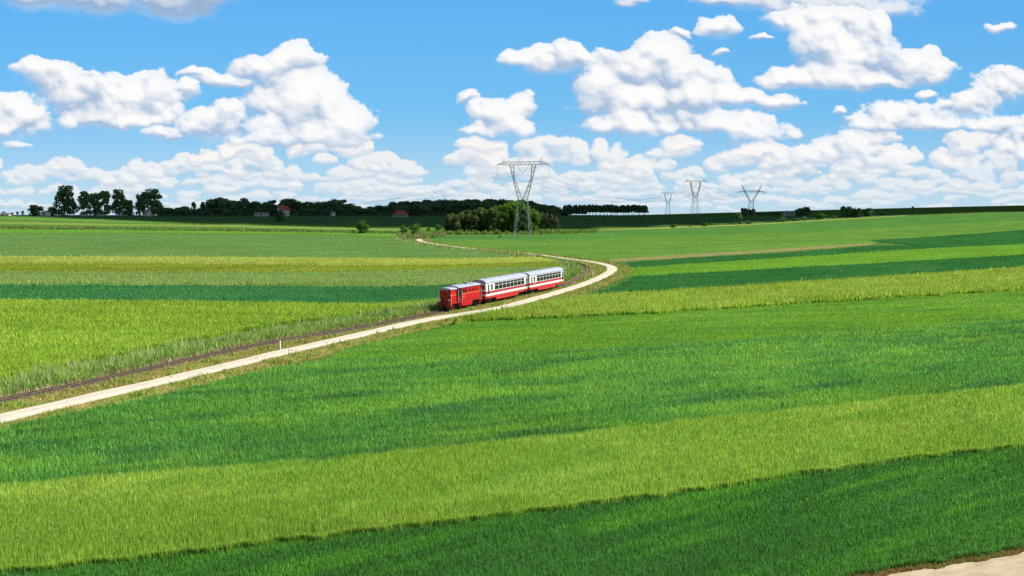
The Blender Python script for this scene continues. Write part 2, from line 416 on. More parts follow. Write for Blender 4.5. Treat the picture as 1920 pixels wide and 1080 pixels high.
# the cloud overhead that keeps the far fields and woods in shade (above the view)
def build_cloud(cx, cy, alt, pts, thick):
    ys, xs = np.mgrid[-1:1:70j, -1:1:90j]
    P = np.array(pts, float); ax, ay = P[:, 0], P[:, 1]
    x0, x1, y0, y1 = ax.min(), ax.max(), ay.min(), ay.max()
    gx = (xs+1)/2*(x1-x0+160)+x0-80; gy = (ys+1)/2*(y1-y0+160)+y0-80
    wxx = gx + 22*fbm(gx/80, gy/80, 3, 5); wyy = gy + 14*fbm(gx/80+5, gy/80, 3, 6)
    inside = np.zeros(gx.shape, bool); j = len(P)-1; dist = np.full(gx.shape, 1e9)
    for i in range(len(P)):
        xi, yi, xj, yj = ax[i], ay[i], ax[j], ay[j]
        c = ((yi > wyy) != (yj > wyy)) & (wxx < (xj-xi)*(wyy-yi)/((yj-yi) or 1e-9)+xi); inside ^= c
        t = np.clip(((wxx-xi)*(xj-xi)+(wyy-yi)*(yj-yi))/((xj-xi)**2+(yj-yi)**2+1e-9), 0, 1)
        dist = np.minimum(dist, np.hypot(wxx-xi-t*(xj-xi), wyy-yi-t*(yj-yi))); j = i
    d = np.where(inside, dist, -dist)
    hgt = thick*np.sqrt(np.clip(d, 0, 90)/90)
    up = hgt*(1+.5*fbm(gx/50, gy/50, 4, 9)); dn = hgt*.25*(1+.4*fbm(gx/50, gy/50, 3, 19))
    ny, nx = gx.shape; idx = np.arange(nx*ny).reshape(ny, nx)
    ok = inside[:-1, :-1] & inside[1:, :-1] & inside[1:, 1:] & inside[:-1, 1:]
    Q = np.stack([idx[:-1, :-1], idx[:-1, 1:], idx[1:, 1:], idx[1:, :-1]], -1)[ok]
    V1 = np.stack([gx, gy, up], -1).reshape(-1, 3); V2 = np.stack([gx, gy, -dn], -1).reshape(-1, 3)
    t = NT('cloud_white'); b = t.n('ShaderNodeBsdfDiffuse'); b.inputs[0].default_value = (.9, .9, .9, 1); t.l(b.outputs[0], t.out.inputs[0])
    o = np_mesh('cloud', np.concatenate([V1, V2]), np.concatenate([Q, Q[:, ::-1]+nx*ny]), t.m, smooth=True, k=4)
    o.location = (cx, cy, alt); tag(o, 'white cumulus cloud drifting above the far fields', 'cloud', kind='stuff')
# shade on the ground is the cloud's outline moved along the sun's direction
def shade_outline():
    near = [(-400,404),(0,404.5),(110,406.5),(250,413),(420,419.5),(600,424),(820,428),(900,429),(1000,430),(1120,431.5),(1240,427.5),(1400,421),(1560,411),(1700,404),(1900,397),(2300,393)]
    x, y, z = unproject([p[0] for p in near], [p[1] for p in near])
    return x, y, z
sx, sy, sz = shade_outline()
ALT = 1100.0
offx, offy = SUNV.x/SUNV.z*(ALT-5), SUNV.y/SUNV.z*(ALT-5)
outline = [(a, b+0*c) for a, b, c in zip(sx, sy, sz)] + [(sx[-1]+500, 1900), (-900, 1900)]
build_cloud(offx, offy, ALT, outline, 120)

# ------------------------------------------------------------------ ground: one sheet to the horizon
def build_ground():
    ax = np.concatenate([-np.geomspace(9000, 330, 40), np.linspace(-320, 620, 236), np.geomspace(630, 9000, 36)])
    ay = np.concatenate([np.linspace(-300, 0, 8), np.linspace(6, 1000, 250), np.geomspace(1010, 9300, 40)])
    X, Y = np.meshgrid(ax, ay); Z = terr(X, Y); ny, nx = X.shape; idx = np.arange(nx*ny).reshape(ny, nx)
    Q = np.stack([idx[:-1, :-1], idx[:-1, 1:], idx[1:, 1:], idx[1:, :-1]], -1).reshape(-1, 4)
    t = NT('ground_soil_and_grass'); p = t.pos(0, (1, 1, 1))
    f = t.noise(p, .5, 6, .65); f2 = t.noise(p, .06, 4, .6)
    c = t.mix(t.ramp(f, [(.35, 0.0), (.65, 1.0)]), (.05, .11, .022), (.10, .13, .03))
    c = t.mix(t.ramp(f2, [(.4, 0.0), (.6, .7)]), c, (.06, .15, .03))
    b = t.n('ShaderNodeBsdfDiffuse'); t.l(c, b.inputs[0]); t.l(b.outputs[0], t.out.inputs[0])
    o = np_mesh('ground', np.stack([X, Y, Z], -1).reshape(-1, 3), Q, t.m, smooth=True, k=4); o['kind'] = 'structure'
build_ground()

# ------------------------------------------------------------------ ribbons: verge, road, ballast
def ribbon(name, line, offs, dz, mat, wob=0, seed=0, i0=0, i1=None):
    L = line[i0:i1]; d = np.gradient(L, axis=0); d /= np.linalg.norm(d, axis=1)[:, None]+1e-9
    nrm = np.stack([d[:, 1], -d[:, 0]], 1)       # to the right of travel (towards the road side)
    cols = []
    for j, o_ in enumerate(offs):
        w = 0
        if wob and j in (0, len(offs)-1): w = wob*fbm(np.arange(len(L))/9.+j*50, np.zeros(len(L))+seed, 4, seed+j)
        P = L+nrm*(np.asarray(o_)+w if not hasattr(w, '__len__') else (o_+w)[:, None]); z = terr(P[:, 0], P[:, 1])
        dzz = dz[j] if hasattr(dz, '__len__') else dz
        cols.append(np.stack([P[:, 0], P[:, 1], z+dzz], 1))
    V = np.stack(cols, 1); n, m, _ = V.shape; idx = np.arange(n*m).reshape(n, m)
    Q = np.stack([idx[:-1, :-1], idx[:-1, 1:], idx[1:, 1:], idx[1:, :-1]], -1).reshape(-1, 4)[:, ::-1]
    o = np_mesh(name, V.reshape(-1, 3), Q, mat, smooth=True, k=4)
    a_ = o.data.attributes.new('lat', 'FLOAT', 'POINT'); a_.data.foreach_set('value', np.tile(np.linspace(-1, 1, m), n).astype(np.float32))
    return o
def road_mat():
    t = NT('pale_gravel'); p = t.pos(0, (1, 1, 1)); f = t.noise(p, 2.2, 8, .7); g = t.noise(p, .35, 3, .5)
    c = t.mix(t.ramp(f, [(.35, 0.0), (.72, 1.0)]), (.46, .42, .335), (.58, .54, .45))
    c = t.mix(t.ramp(g, [(.55, 0.0), (.75, .5)]), c, (.40, .36, .28))
    s = t.noise(p, .9, 2, .4); c = t.mix(t.ramp(s, [(.69, 0.0), (.73, .8)]), c, (.22, .18, .13))
    la = t.n('ShaderNodeAttribute', attribute_name='lat'); ab = t.n('ShaderNodeMath', operation='ABSOLUTE'); t.l(la.outputs['Fac'], ab.inputs[0])
    ad = t.n('ShaderNodeMath', operation='ADD'); t.l(ab.outputs[0], ad.inputs[0]); nf = t.noise(p, .8, 4, .6); mm = t.n('ShaderNodeMath', operation='MULTIPLY_ADD'); t.l(nf, mm.inputs[0]); mm.inputs[1].default_value = .5; mm.inputs[2].default_value = -.25; t.l(mm.outputs[0], ad.inputs[1])
    c = t.mix(t.ramp(ad.outputs[0], [(.0, .55), (.16, .35), (.30, 0.0)]), c, (.40, .37, .25))      # paler wheel lanes left and right of a duller crown
    c = t.mix(t.ramp(ad.outputs[0], [(.78, 0.0), (1.0, .9)]), c, (.34, .30, .15))
    b = t.n('ShaderNodeBsdfDiffuse'); t.l(c, b.inputs[0])
    bp = t.n('ShaderNodeBump'); bp.inputs['Strength'].default_value = .4; bp.inputs['Distance'].default_value = .05; t.l(f, bp.inputs['Height']); t.l(bp.outputs[0], b.inputs['Normal'])
    t.l(b.outputs[0], t.out.inputs[0]); return t.m
def verge_mat(name, a, b_, c_):
    t = NT(name); p = t.pos(0, (1, 1, 1)); f = t.noise(p, .55, 6, .68); g = t.noise(p, .17, 4, .6)
    c = t.mix(t.ramp(f, [(.38, 0.0), (.6, 1.0)]), a, b_)
    c = t.mix(t.ramp(g, [(.48, 0.0), (.62, .8)]), c, c_)
    at_ = t.n('ShaderNodeAttribute', attribute_name='rnd'); mr = t.n('ShaderNodeMapRange'); mr.inputs['To Min'].default_value = .7; mr.inputs['To Max'].default_value = 1.35; t.l(at_.outputs['Fac'], mr.inputs[0])
    vm = t.n('ShaderNodeVectorMath', operation='SCALE'); t.l(c, vm.inputs[0]); t.l(mr.outputs[0], vm.inputs['Scale'])
    d = t.n('ShaderNodeBsdfDiffuse'); t.l(vm.outputs[0], d.inputs[0]); tr = t.n('ShaderNodeBsdfTranslucent'); t.l(vm.outputs[0], tr.inputs[0])
    mx = t.n('ShaderNodeMixShader'); mx.inputs[0].default_value = .25; t.l(d.outputs[0], mx.inputs[1]); t.l(tr.outputs[0], mx.inputs[2]); t.l(mx.outputs[0], t.out.inputs[0]); return t.m
VERGE = verge_mat('dry_verge', (.46, .37, .14), (.24, .31, .06), (.30, .27, .08))
rd = ribbon('gravel_road', ROAD, [-1.22, -.6, 0, .6, 1.22], [.04, .10, .12, .10, .04], road_mat(), wob=.28, seed=3); rd['kind'] = 'structure'
rd['label'] = 'pale gravel road curving beside the railway'
# verge ground between crops, track and road
o = ribbon('verge', ROAD, [-6.2, -4.6, -3.1, -1.5, 0, 1.5, 3.0, 4.6], .03, VERGE, wob=1.0, seed=8); o['kind'] = 'structure'

# ------------------------------------------------------------------ crops
def yline(P, X): P = np.array(P, float); return np.interp(X, P[:, 0], P[:, 1])
def make_blades(x, y, h, frac0, w, mat_idx_off=0, lean=.35, hj=.22):
    """one thin leaning triangle per plant top"""
    n = len(x); z = terr(x, y); a = RS.uniform(0, 2*math.pi, n); hh = h*(1+hj*RS.randn(n))
    b0 = z+h*frac0; dx, dy = np.cos(a)*w/2, np.sin(a)*w/2
    lx = RS.randn(n)*lean*h*.5; ly = RS.randn(n)*lean*h*.5
    V = np.empty((n, 3, 3)); V[:, 0] = np.stack([x-dx, y-dy, b0], 1); V[:, 1] = np.stack([x+dx, y+dy, b0], 1)
    V[:, 2] = np.stack([x+lx, y+ly, z+hh], 1)
    return V
TOTAL = [0]
def crop(name, label, cat, top, bot, x0, x1, h, mat, blades=3.0, bw=1.0, clear=1.9, clear_track=1.9, frac=.5, dx=7, nv=None, soil=None, group=None, under=0, cap=.62, lean=.35, hj=.22):
    """field between two edges given as sight lines; slab of stems plus individual plants"""
    def ew(px, py): return py + .013*(py-395)*fbm(px/70., np.zeros_like(px)+3.1, 3, 91)
    T_, B_ = top, bot
    ytop = lambda q: ew(q, yline(T_, q)); ybot = lambda q: ew(q, yline(B_, q)+(1.0 if under else 0))
    xs = np.arange(x0, x1+dx, dx); yt = ytop(xs); yb = ybot(xs)
    nv = nv or int(max(3, min(90, np.max(yb-yt)/3.2)))
    tt = np.concatenate([[0], np.linspace(.25/nv, 1-.25/nv, nv-2), [1]]); PX = np.repeat(xs[:, None], nv, 1); PY = yt[:, None]+(yb-yt)[:, None]*tt[None]
    gx, gy, gz = unproject(PX, PY, (h*.85*(1-tt)+under*.85*tt)[None, :]*np.ones_like(PX))
    dr, dt = near_line(gx.ravel(), gy.ravel(), 0)
    okv = ((dr > clear) & (dt > clear_track)).reshape(gx.shape) & ((yb-yt) > .05)[:, None]
    n, m = gx.shape; idx = np.arange(n*m).reshape(n, m)
    ok = okv[:-1, :-1] & okv[1:, :-1] & okv[1:, 1:] & okv[:-1, 1:]
    Q = np.stack([idx[:-1, :-1], idx[:-1, 1:], idx[1:, 1:], idx[1:, :-1]], -1)[ok]
    e = np.full(gx.shape, h*cap); e[:, 0] = -.05; e[:, -1] = -.05; edge_m = (PY[:, -1:]-PY)*gy/F*gy/H; e *= .35+.65*sm(0, 1.6, edge_m); e[:, -1] = -.05; e[0] = -.05; e[-1] = -.05
    nz = fbm(gx/2.6, gy/2.6, 3, 71)*.16*h; nz[:, :2] = 0; nz[:, -2:] = 0
    V = np.stack([gx, gy, gz+e+nz*(e > 0)], -1).reshape(-1, 3)
    # drop lone edge: push border of the cleared zone down
    touched = np.zeros(n*m, int); np.add.at(touched, Q.ravel(), 1)
    inner = (touched == 4) | (touched == 0)
    V[~inner, 2] = (gz.ravel()-.05)[~inner]
    me_parts = [(V, Q)]
    # plants
    area_px = np.sum(np.clip(yb-yt, 0, None))*dx*(1024/1920)**2
    nb = int(area_px*blades*1.45)
    if nb > 50:
        hgt = np.clip(yb-yt, 0, None); cdf = np.cumsum(hgt); cdf /= cdf[-1]
        u = RS.rand(nb); px = np.interp(u, np.concatenate([[0], cdf]), np.concatenate([[xs[0]-dx/2], xs+dx/2]))
        tq = RS.rand(nb); py = ytop(px)+(ybot(px)-ytop(px))*tq
        bx, by, bz = unproject(px, py, h*.85*(1-tq)+under*.85*tq)
        dr, dt = near_line(bx, by, 0); jit = RS.rand(nb)*.5
        k = (dr > clear+jit-.25) & (dt > clear_track+jit-.25) & (px > x0) & (px < x1); bx, by = bx[k], by[k]
        w = np.clip(by*.00112*bw, .015, 1)*RS.uniform(.6, 1.4, len(bx)); em = ((ybot(px)-py)[k])*by/F*by/H; hf = .5+.5*sm(-.2, 1.5, em+.4*RS.randn(len(bx)))
        B = make_blades(bx, by, h*hf, frac*np.where(em < 1.2, .3, 1), w, lean=lean, hj=hj); TOTAL[0] += len(B)
        ne = int(nb*.16)      # whole plants seen along the near edge
        if ne > 40:
            px = RS.uniform(x0, x1, ne); wq = np.interp(px, xs, hgt) > 1; px = px[wq]; py = ybot(px)-RS.rand(len(px))**2*2.0
            bx, by, bz = unproject(px, py, under*.85); dr, dt = near_line(bx, by, 0); k = (dr > clear) & (dt > clear_track); bx, by = bx[k], by[k]
            B = np.concatenate([B, make_blades(bx, by, h*RS.uniform(.35, .85, len(bx)), .0, np.clip(by*.0018*bw, .03, 1), lean=lean, hj=hj)])
    else: B = np.zeros((0, 3, 3))
    nq = len(Q); T1 = np.concatenate([Q[:, [0, 1, 2]], Q[:, [0, 2, 3]]]); nV = len(V)
    T2 = np.arange(len(B)*3).reshape(-1, 3)+nV
    o = np_mesh(name, np.concatenate([V, B.reshape(-1, 3)]), np.concatenate([T1, T2]), mat, k=3)
    me = o.data
    r = np.concatenate([np.full(len(T1), .12), RS.rand(len(B))]).astype(np.float32)
    at_ = me.attributes.new('rnd', 'FLOAT', 'FACE'); at_.data.foreach_set('value', r)
    tag(o, label, cat, group, 'stuff'); return o
YG = (.30, .37, .018)      # ripening yellow-green
E_ = -340; W_ = 2260
# --- right of the road, from the camera outwards
crop('wheat_crop', 'dense dark green crop at the bottom of the view beside the sandy track', 'crop field',
     [(-340,1104),(0,1078),(333,1042),(640,1005),(960,966),(1280,925),(1480,895),(1713,862),(1920,837),(2260,795)],
     [(-340,1290),(1300,1215),(1480,1118),(1600,1082),(1690,1068),(1790,1053),(1920,1028),(2260,968)], E_, W_, .34,
     crop_mat('dark_green_crop', (.085,.27,.036), (.075,.245,.042), (.16,.42,.030), rot=.37, patch=(16, 2.2), streak=(1.3, .7, (.055,.19,.038)), thr=(.4,.6)), 3.0, 1.15, cap=.45, nv=70)
crop('rye_crop', 'tall pale green rye strip, the lowest pale strip of the view', 'crop field',
     [(-340,945),(0,910),(213,888),(420,874),(640,858),(873,830),(1073,813),(1280,786),(1493,766),(1700,744),(1920,719),(2260,678)],
     [(-340,1102),(0,1076),(333,1040),(640,1003),(960,964),(1280,923),(1480,893),(1713,860),(1920,835),(2260,793)], E_, W_, .72,
     crop_mat('rye', (.31,.46,.050), (.23,.42,.045), (.39,.52,.080), rot=.3, patch=(9, 4), fine=.35), 3.2, 1.0, frac=.5, cap=.66, lean=.12, hj=.09, nv=60, under=0.34)
crop('wheat_crop', 'mottled blue green wheat with long dark patches above the tall rye', 'crop field',
     [(-340,860),(0,800),(120,775),(300,738),(500,690),(640,670),(900,663),(1280,645),(1500,627),(1920,596),(2260,566)],
     [(-340,943),(0,908),(213,886),(420,872),(640,856),(873,828),(1073,811),(1280,784),(1493,764),(1700,742),(1920,717),(2260,676)], E_, W_, .5,
     crop_mat('mottled_wheat', (.120,.345,.060), (.235,.45,.045), (.050,.195,.068), rot=.22, patch=(14, 3.2), thr=(.43,.57), fine=.3), 3.0, 1.0, clear=3.4, lean=.3, nv=75, under=0.72)
crop('barley_crop', 'smooth bright green crop between the road and the mottled wheat', 'crop field',
     [(560,700),(640,655),(760,625),(880,601),(960,598),(1220,587),(1510,568),(1920,543),(2260,520)],
     [(560,700),(640,669),(900,662),(1280,644),(1500,626),(1920,595),(2260,565)], 560, W_, .32,
     crop_mat('bright_green_crop', (.155,.39,.030), (.24,.46,.030), (.11,.33,.045), rot=.15, patch=(20, 3.2), fine=.15), 2.2, .9, clear=4.4, under=0.5)
crop('barley_crop', 'tall yellow green barley band right of the train', 'crop field',
     [(850,597),(960,573),(1085,553),(1260,542),(1400,534),(1510,526),(1700,514),(1920,499),(2260,474)],
     [(850,601),(960,596),(1220,585),(1510,566),(1700,555),(1920,541),(2260,518)], 850, W_, 1.0,
     crop_mat('yellow_barley', (.36,.50,.045), (.28,.44,.04), (.43,.54,.08), rot=.3, patch=(10, 3.0), streak=(1.0,.55,(.20,.34,.02))), 2.6, 1.0, clear=4.4, lean=.2, cap=.82, under=0.32)
crop('wheat_crop', 'dark green strip right above the tall yellow barley band', 'crop field',
     [(1100,545),(1130,533),(1165,517),(1300,510),(1640,492),(1920,476),(2260,455)],
     [(1085,556),(1130,550),(1260,541),(1400,533),(1510,525),(1700,513),(1920,498),(2260,473)], 1090, W_, .45,
     crop_mat('deep_green_wheat', (.032,.19,.045), (.055,.25,.04), rot=.3, patch=(20, 4), fine=.2), 1.6, 1.0, clear=5.5, under=1.0)
crop('oat_crop', 'bright green strip right of the road bend between two dark strips', 'crop field',
     [(1160,503),(1170,502),(1300,493),(1640,471),(1780,463),(1920,456),(2260,440)],
     [(1158,516),(1300,509),(1640,491),(1920,475),(2260,454)], 1158, W_, .35,
     crop_mat('oat_green', (.17,.44,.03), (.24,.50,.03), rot=.3, patch=(30, 5), fine=.2), 1.4, 1.0, clear=4.5, under=0.45)
crop('wheat_crop', 'thin dark green strip below the pale stubble strip', 'crop field',
     [(1155,494),(1170,491),(1300,482),(1500,471),(1640,459),(1760,459.5)],
     [(1155,500),(1170,501),(1300,492),(1640,470),(1760,463)], 1155, 1760, .4,
     crop_mat('deep_green_strip', (.035,.20,.048), (.055,.25,.045), rot=.3, patch=(30, 5), fine=.2), 1.4, 1.0, clear=2.8, under=0.35)
crop('stubble', 'pale beige strip of sparse stubble right of the road bend', 'stubble strip',
     [(1110,486),(1150,485),(1300,475),(1500,463),(1640,454.5)],
     [(1110,489),(1150,490),(1300,481),(1500,470),(1640,458)], 1110, 1640, .16,
     verge_mat('stubble_pale', (.40,.34,.17), (.30,.31,.11), (.22,.29,.06)), 1.2, 1.0, clear=1.8, under=0.4)
crop('wheat_crop', 'dark green field at the right edge on the hillside', 'crop field',
     [(1630,449.5),(1700,446),(1800,439.5),(1920,430),(2260,402)],
     [(1630,450.5),(1700,457),(1780,462),(1920,455),(2260,439)], 1630, W_, .45,
     crop_mat('deep_green_hill', (.035,.20,.045), (.055,.25,.045), rot=.3, patch=(30, 5), fine=.2), 1.2, 1.0, under=0.35)
# medium greens behind
crop('oat_crop', 'pale green field behind the road bend and below the first pylon', 'crop field',
     [(800,453),(860,449.5),(960,448.5),(1100,448),(1300,441),(1500,433.5),(1700,424),(1920,412),(2260,392)],
     [(800,455),(882,463),(972,471),(1050,480),(1110,486),(1150,484),(1300,474),(1500,462),(1640,453),(1700,445),(1800,438),(1920,429),(2260,401)], 800, W_, .3,
     crop_mat('pale_oat', (.17,.40,.06), (.24,.48,.045), (.13,.34,.07), rot=.25, patch=(60, 9), fine=.25), 1.0, 1.0, clear=2.4, under=0.3)
crop('oat_crop', 'green field at the foot of the first pylon', 'crop field',
     [(806,441.5),(860,440),(1050,434),(1120,432),(1240,428.5),(1400,421.5),(1560,413.5),(1700,405),(1920,396.5),(2260,388)],
     [(800,449),(860,448.5),(960,447.6),(1100,447),(1300,440),(1500,432.6),(1700,423),(1920,411),(2260,391)], 800, W_, .3,
     crop_mat('mid_green_oat', (.14,.42,.05), (.16,.38,.08), (.10,.31,.08), rot=.2, patch=(70, 12), fine=.2), .9, 1.0, clear=2.4, under=0.3)
# --- left of the track
crop('barley_crop', 'large yellow green barley field left of the track', 'crop field',
     [(-340,559),(0,560.5),(300,562),(700,568),(760,566),(840,559),(900,556)],
     [(-340,768),(0,716),(141,684),(281,655),(422,629),(525,610),(665,590),(780,577),(835,567),(900,560)], E_, 900, .7,
     crop_mat('yellow_green_barley', (.30,.46,.035), (.36,.50,.04), (.21,.39,.035), rot=-.10, patch=(13, 3.2), streak=(1.1,.5,(.22,.38,.02)), fine=.3), 2.6, 1.0, clear=4.5, clear_track=2.6, lean=.25, cap=.74)
crop('wheat_crop', 'dark blue green strip behind the yellow barley left of the train', 'crop field',
     [(-340,533),(0,532.5),(400,534),(700,536),(800,534),(860,530),(960,524)],
     [(-340,558),(0,559.5),(300,561),(700,567),(760,565),(840,558),(960,540)], E_, 960, .5,
     crop_mat('blue_green_wheat', (.045,.23,.075), (.07,.28,.06), rot=0, patch=(18, 3), fine=.2), 1.8, 1.0, clear=4.5, clear_track=2.6, under=0.7)
crop('rye_crop', 'pale grey green rye strip behind the dark strip left of the train', 'crop field',
     [(-340,507),(0,507.5),(350,508),(600,508.5),(800,505),(950,500),(1060,497)],
     [(-340,532),(0,531.5),(400,533),(700,535),(800,533),(860,529),(960,523),(1060,512)], E_, 1060, .8,
     crop_mat('pale_rye', (.31,.43,.105), (.24,.38,.09), (.17,.38,.05), rot=0, patch=(24, 4), fine=.3), 1.8, 1.0, clear=4.5, clear_track=2.6, lean=.15, cap=.8, under=0.5)
crop('oat_crop', 'olive green strip in front of the narrow bright yellow strip', 'crop field',
     [(-340,491),(0,491.5),(400,493),(700,497),(850,494),(1000,490),(1068,492)],
     [(-340,506.5),(0,507),(350,507.5),(600,508),(800,504.5),(950,499.5),(1068,496.5)], E_, 1068, .5,
     crop_mat('olive_oat', (.25,.34,.020), (.32,.41,.025), rot=0, patch=(40, 6), fine=.25), 1.4, 1.0, clear=4.5, clear_track=2.6, under=0.8)
crop('rapeseed_crop', 'narrow bright yellow strip across the left fields', 'crop field',
     [(-340,478),(0,479),(400,480.5),(700,482.5),(860,483),(960,480.5),(1010,481),(1050,488)],
     [(-340,490.5),(0,491),(400,492.5),(700,496.5),(850,493.5),(1000,489.5),(1050,489.5)], E_, 1050, .9,
     crop_mat('bright_yellow', (.48,.57,.09), (.43,.55,.07), rot=0, patch=(40, 6), fine=.2), 1.4, 1.0, clear=4.2, clear_track=2.4, cap=.8, under=0.5)
crop('rye_crop', 'hazy grey green rye field behind the bright yellow strip', 'crop field',
     [(-340,437),(0,437.5),(300,437.5),(600,440),(760,447),(800,457),(900,470),(960,478)],
     [(-340,477.5),(0,478.5),(400,480),(700,482),(860,482.5),(960,479.5)], E_, 960, .6,
     crop_mat('grey_rye', (.15,.36,.075), (.21,.40,.09), (.25,.39,.12), rot=0, patch=(60, 10), fine=.35), 1.2, 1.0, clear=4.2, clear_track=2.4, cap=.8, under=0.9)
crop('oat_crop', 'fresh green strip behind the grey green rye on the left', 'crop field',
     [(-340,429),(0,429.5),(300,430.5),(480,432.5),(690,434),(760,438)],
     [(-340,436.6),(0,437),(300,437),(600,439.5),(760,446)], E_, 762, .3,
     crop_mat('fresh_green', (.17,.48,.045), (.24,.52,.045), rot=0, patch=(60, 8), fine=.2), .8, 1.0, clear=3)
crop('rapeseed_crop', 'thin sunlit yellow strip before the shaded far fields on the left', 'crop field',
     [(-340,412.5),(0,414.5),(200,419),(420,421.5),(600,425),(760,429)],
     [(-340,419),(0,421),(200,424),(420,426),(600,430.5),(760,433.5)], E_, 762, .3,
     crop_mat('far_yellow', (.40,.54,.10), (.30,.50,.09), rot=0, patch=(60, 8), fine=.2), .8, 1.0)
crop('oat_crop', 'far green strip below the shaded tree line on the left', 'crop field',
     [(-340,405),(0,406),(200,410),(420,416),(600,420),(820,423.5)],
     [(-340,412),(0,414),(200,418.5),(420,421),(600,424.5),(820,431)], E_, 820, .4,
     crop_mat('far_green', (.19,.46,.07), (.25,.49,.07), rot=0, patch=(60, 8), fine=.2), .6, 1.0)
FARX = [(-340,403.6),(0,403.9),(600,404.2),(1100,405),(1400,404),(1600,401.5)]
crop('wheat_crop', 'dark shaded field in front of the far tree line and houses', 'crop field',
     [(-340,403.2),(0,403.6),(120,404.0),(500,405),(900,407),(1120,407)],
     [(-340,404.5),(0,405.6),(200,409.6),(420,415.5),(600,419.5),(820,423),(1120,424)], E_, 1120, .4,
     crop_mat('far_dark_wheat', (.13,.32,.11), (.17,.35,.12), rot=0, patch=(90, 10), fine=.2), .5, 1.0)
crop('wheat_crop', 'dark shaded field below the far pylons', 'crop field',
     [(1050,406.5),(1250,406),(1450,405.5),(1600,402),(1720,398.5)],
     [(1050,424),(1120,426),(1240,424),(1400,419),(1560,410),(1720,403)], 1050, 1720, .4,
     crop_mat('far_dark_field', (.11,.29,.09), (.15,.34,.10), rot=0.3, patch=(90, 10), fine=.2), .5, 1.0)
crop('grass_strip', 'thin pale sunlit strip with bushes below the far pylons', 'grass strip',
     [(1120,430),(1240,426),(1400,420),(1560,410.5),(1700,403.5)],
     [(1120,432),(1240,429),(1400,422.5),(1560,413),(1700,405)], 1120, 1700, .5,
     verge_mat('pale_margin', (.44,.46,.12), (.32,.44,.10), (.40,.46,.10)), .8, 1.0)

# sandy farm track in the near corner
def strip_between(name, top, bot, x0, x1, mat, dz, n=60, nv=8, wob=0):
    xs = np.linspace(x0, x1, n); yt = yline(top, xs); yb = yline(bot, xs)
    PX = np.repeat(xs[:, None], nv, 1); PY = yt[:, None]+(yb-yt)[:, None]*np.linspace(0, 1, nv)[None]
    gx, gy, gz = unproject(PX, PY); idx = np.arange(n*nv).reshape(n, nv)
    if wob: gy[:, 0] += wob*fbm(gx[:, 0]*1.2, gy[:, 0], 4, 3)
    Q = np.stack([idx[:-1, :-1], idx[:-1, 1:], idx[1:, 1:], idx[1:, :-1]], -1).reshape(-1, 4)
    return np_mesh(name, np.stack([gx, gy, gz+dz], -1).reshape(-1, 3), Q, mat, smooth=True, k=4)
def sand_mat():
    t = NT('sandy_soil'); p = t.pos(.35, (3, .8, 1)); f = t.noise(p, 1.6, 8, .7)
    c = t.mix(t.ramp(f, [(.3, 0.0), (.7, 1.0)]), (.29, .23, .145), (.46, .39, .275))
    b = t.n('ShaderNodeBsdfDiffuse'); t.l(c, b.inputs[0]); bp = t.n('ShaderNodeBump'); bp.inputs['Distance'].default_value = .06; t.l(f, bp.inputs['Height']); t.l(bp.outputs[0], b.inputs['Normal'])
    t.l(b.outputs[0], t.out.inputs[0]); return t.m
o = strip_between('sandy_path', [(1560,1108),(1690,1072),(1790,1057),(1920,1032),(2260,972)], [(1560,1240),(2260,1180)], 1560, 2260, sand_mat(), .03, wob=.3); o['kind'] = 'structure'
DRY = verge_mat('dry_brown_grass', (.46,.33,.13), (.26,.17,.07), (.28,.30,.07))
crop('dry_grass', 'withered brown grass edge along the sandy track', 'dry grass',
     [(1480,1112),(1600,1078),(1690,1064),(1790,1049),(1920,1024),(2260,964)],
     [(1480,1124),(1600,1096),(1690,1076),(1790,1061),(1920,1038),(2260,978)], 1480, W_, .16, DRY, 3.0, 1.0, lean=1.0, hj=.5, cap=.3)

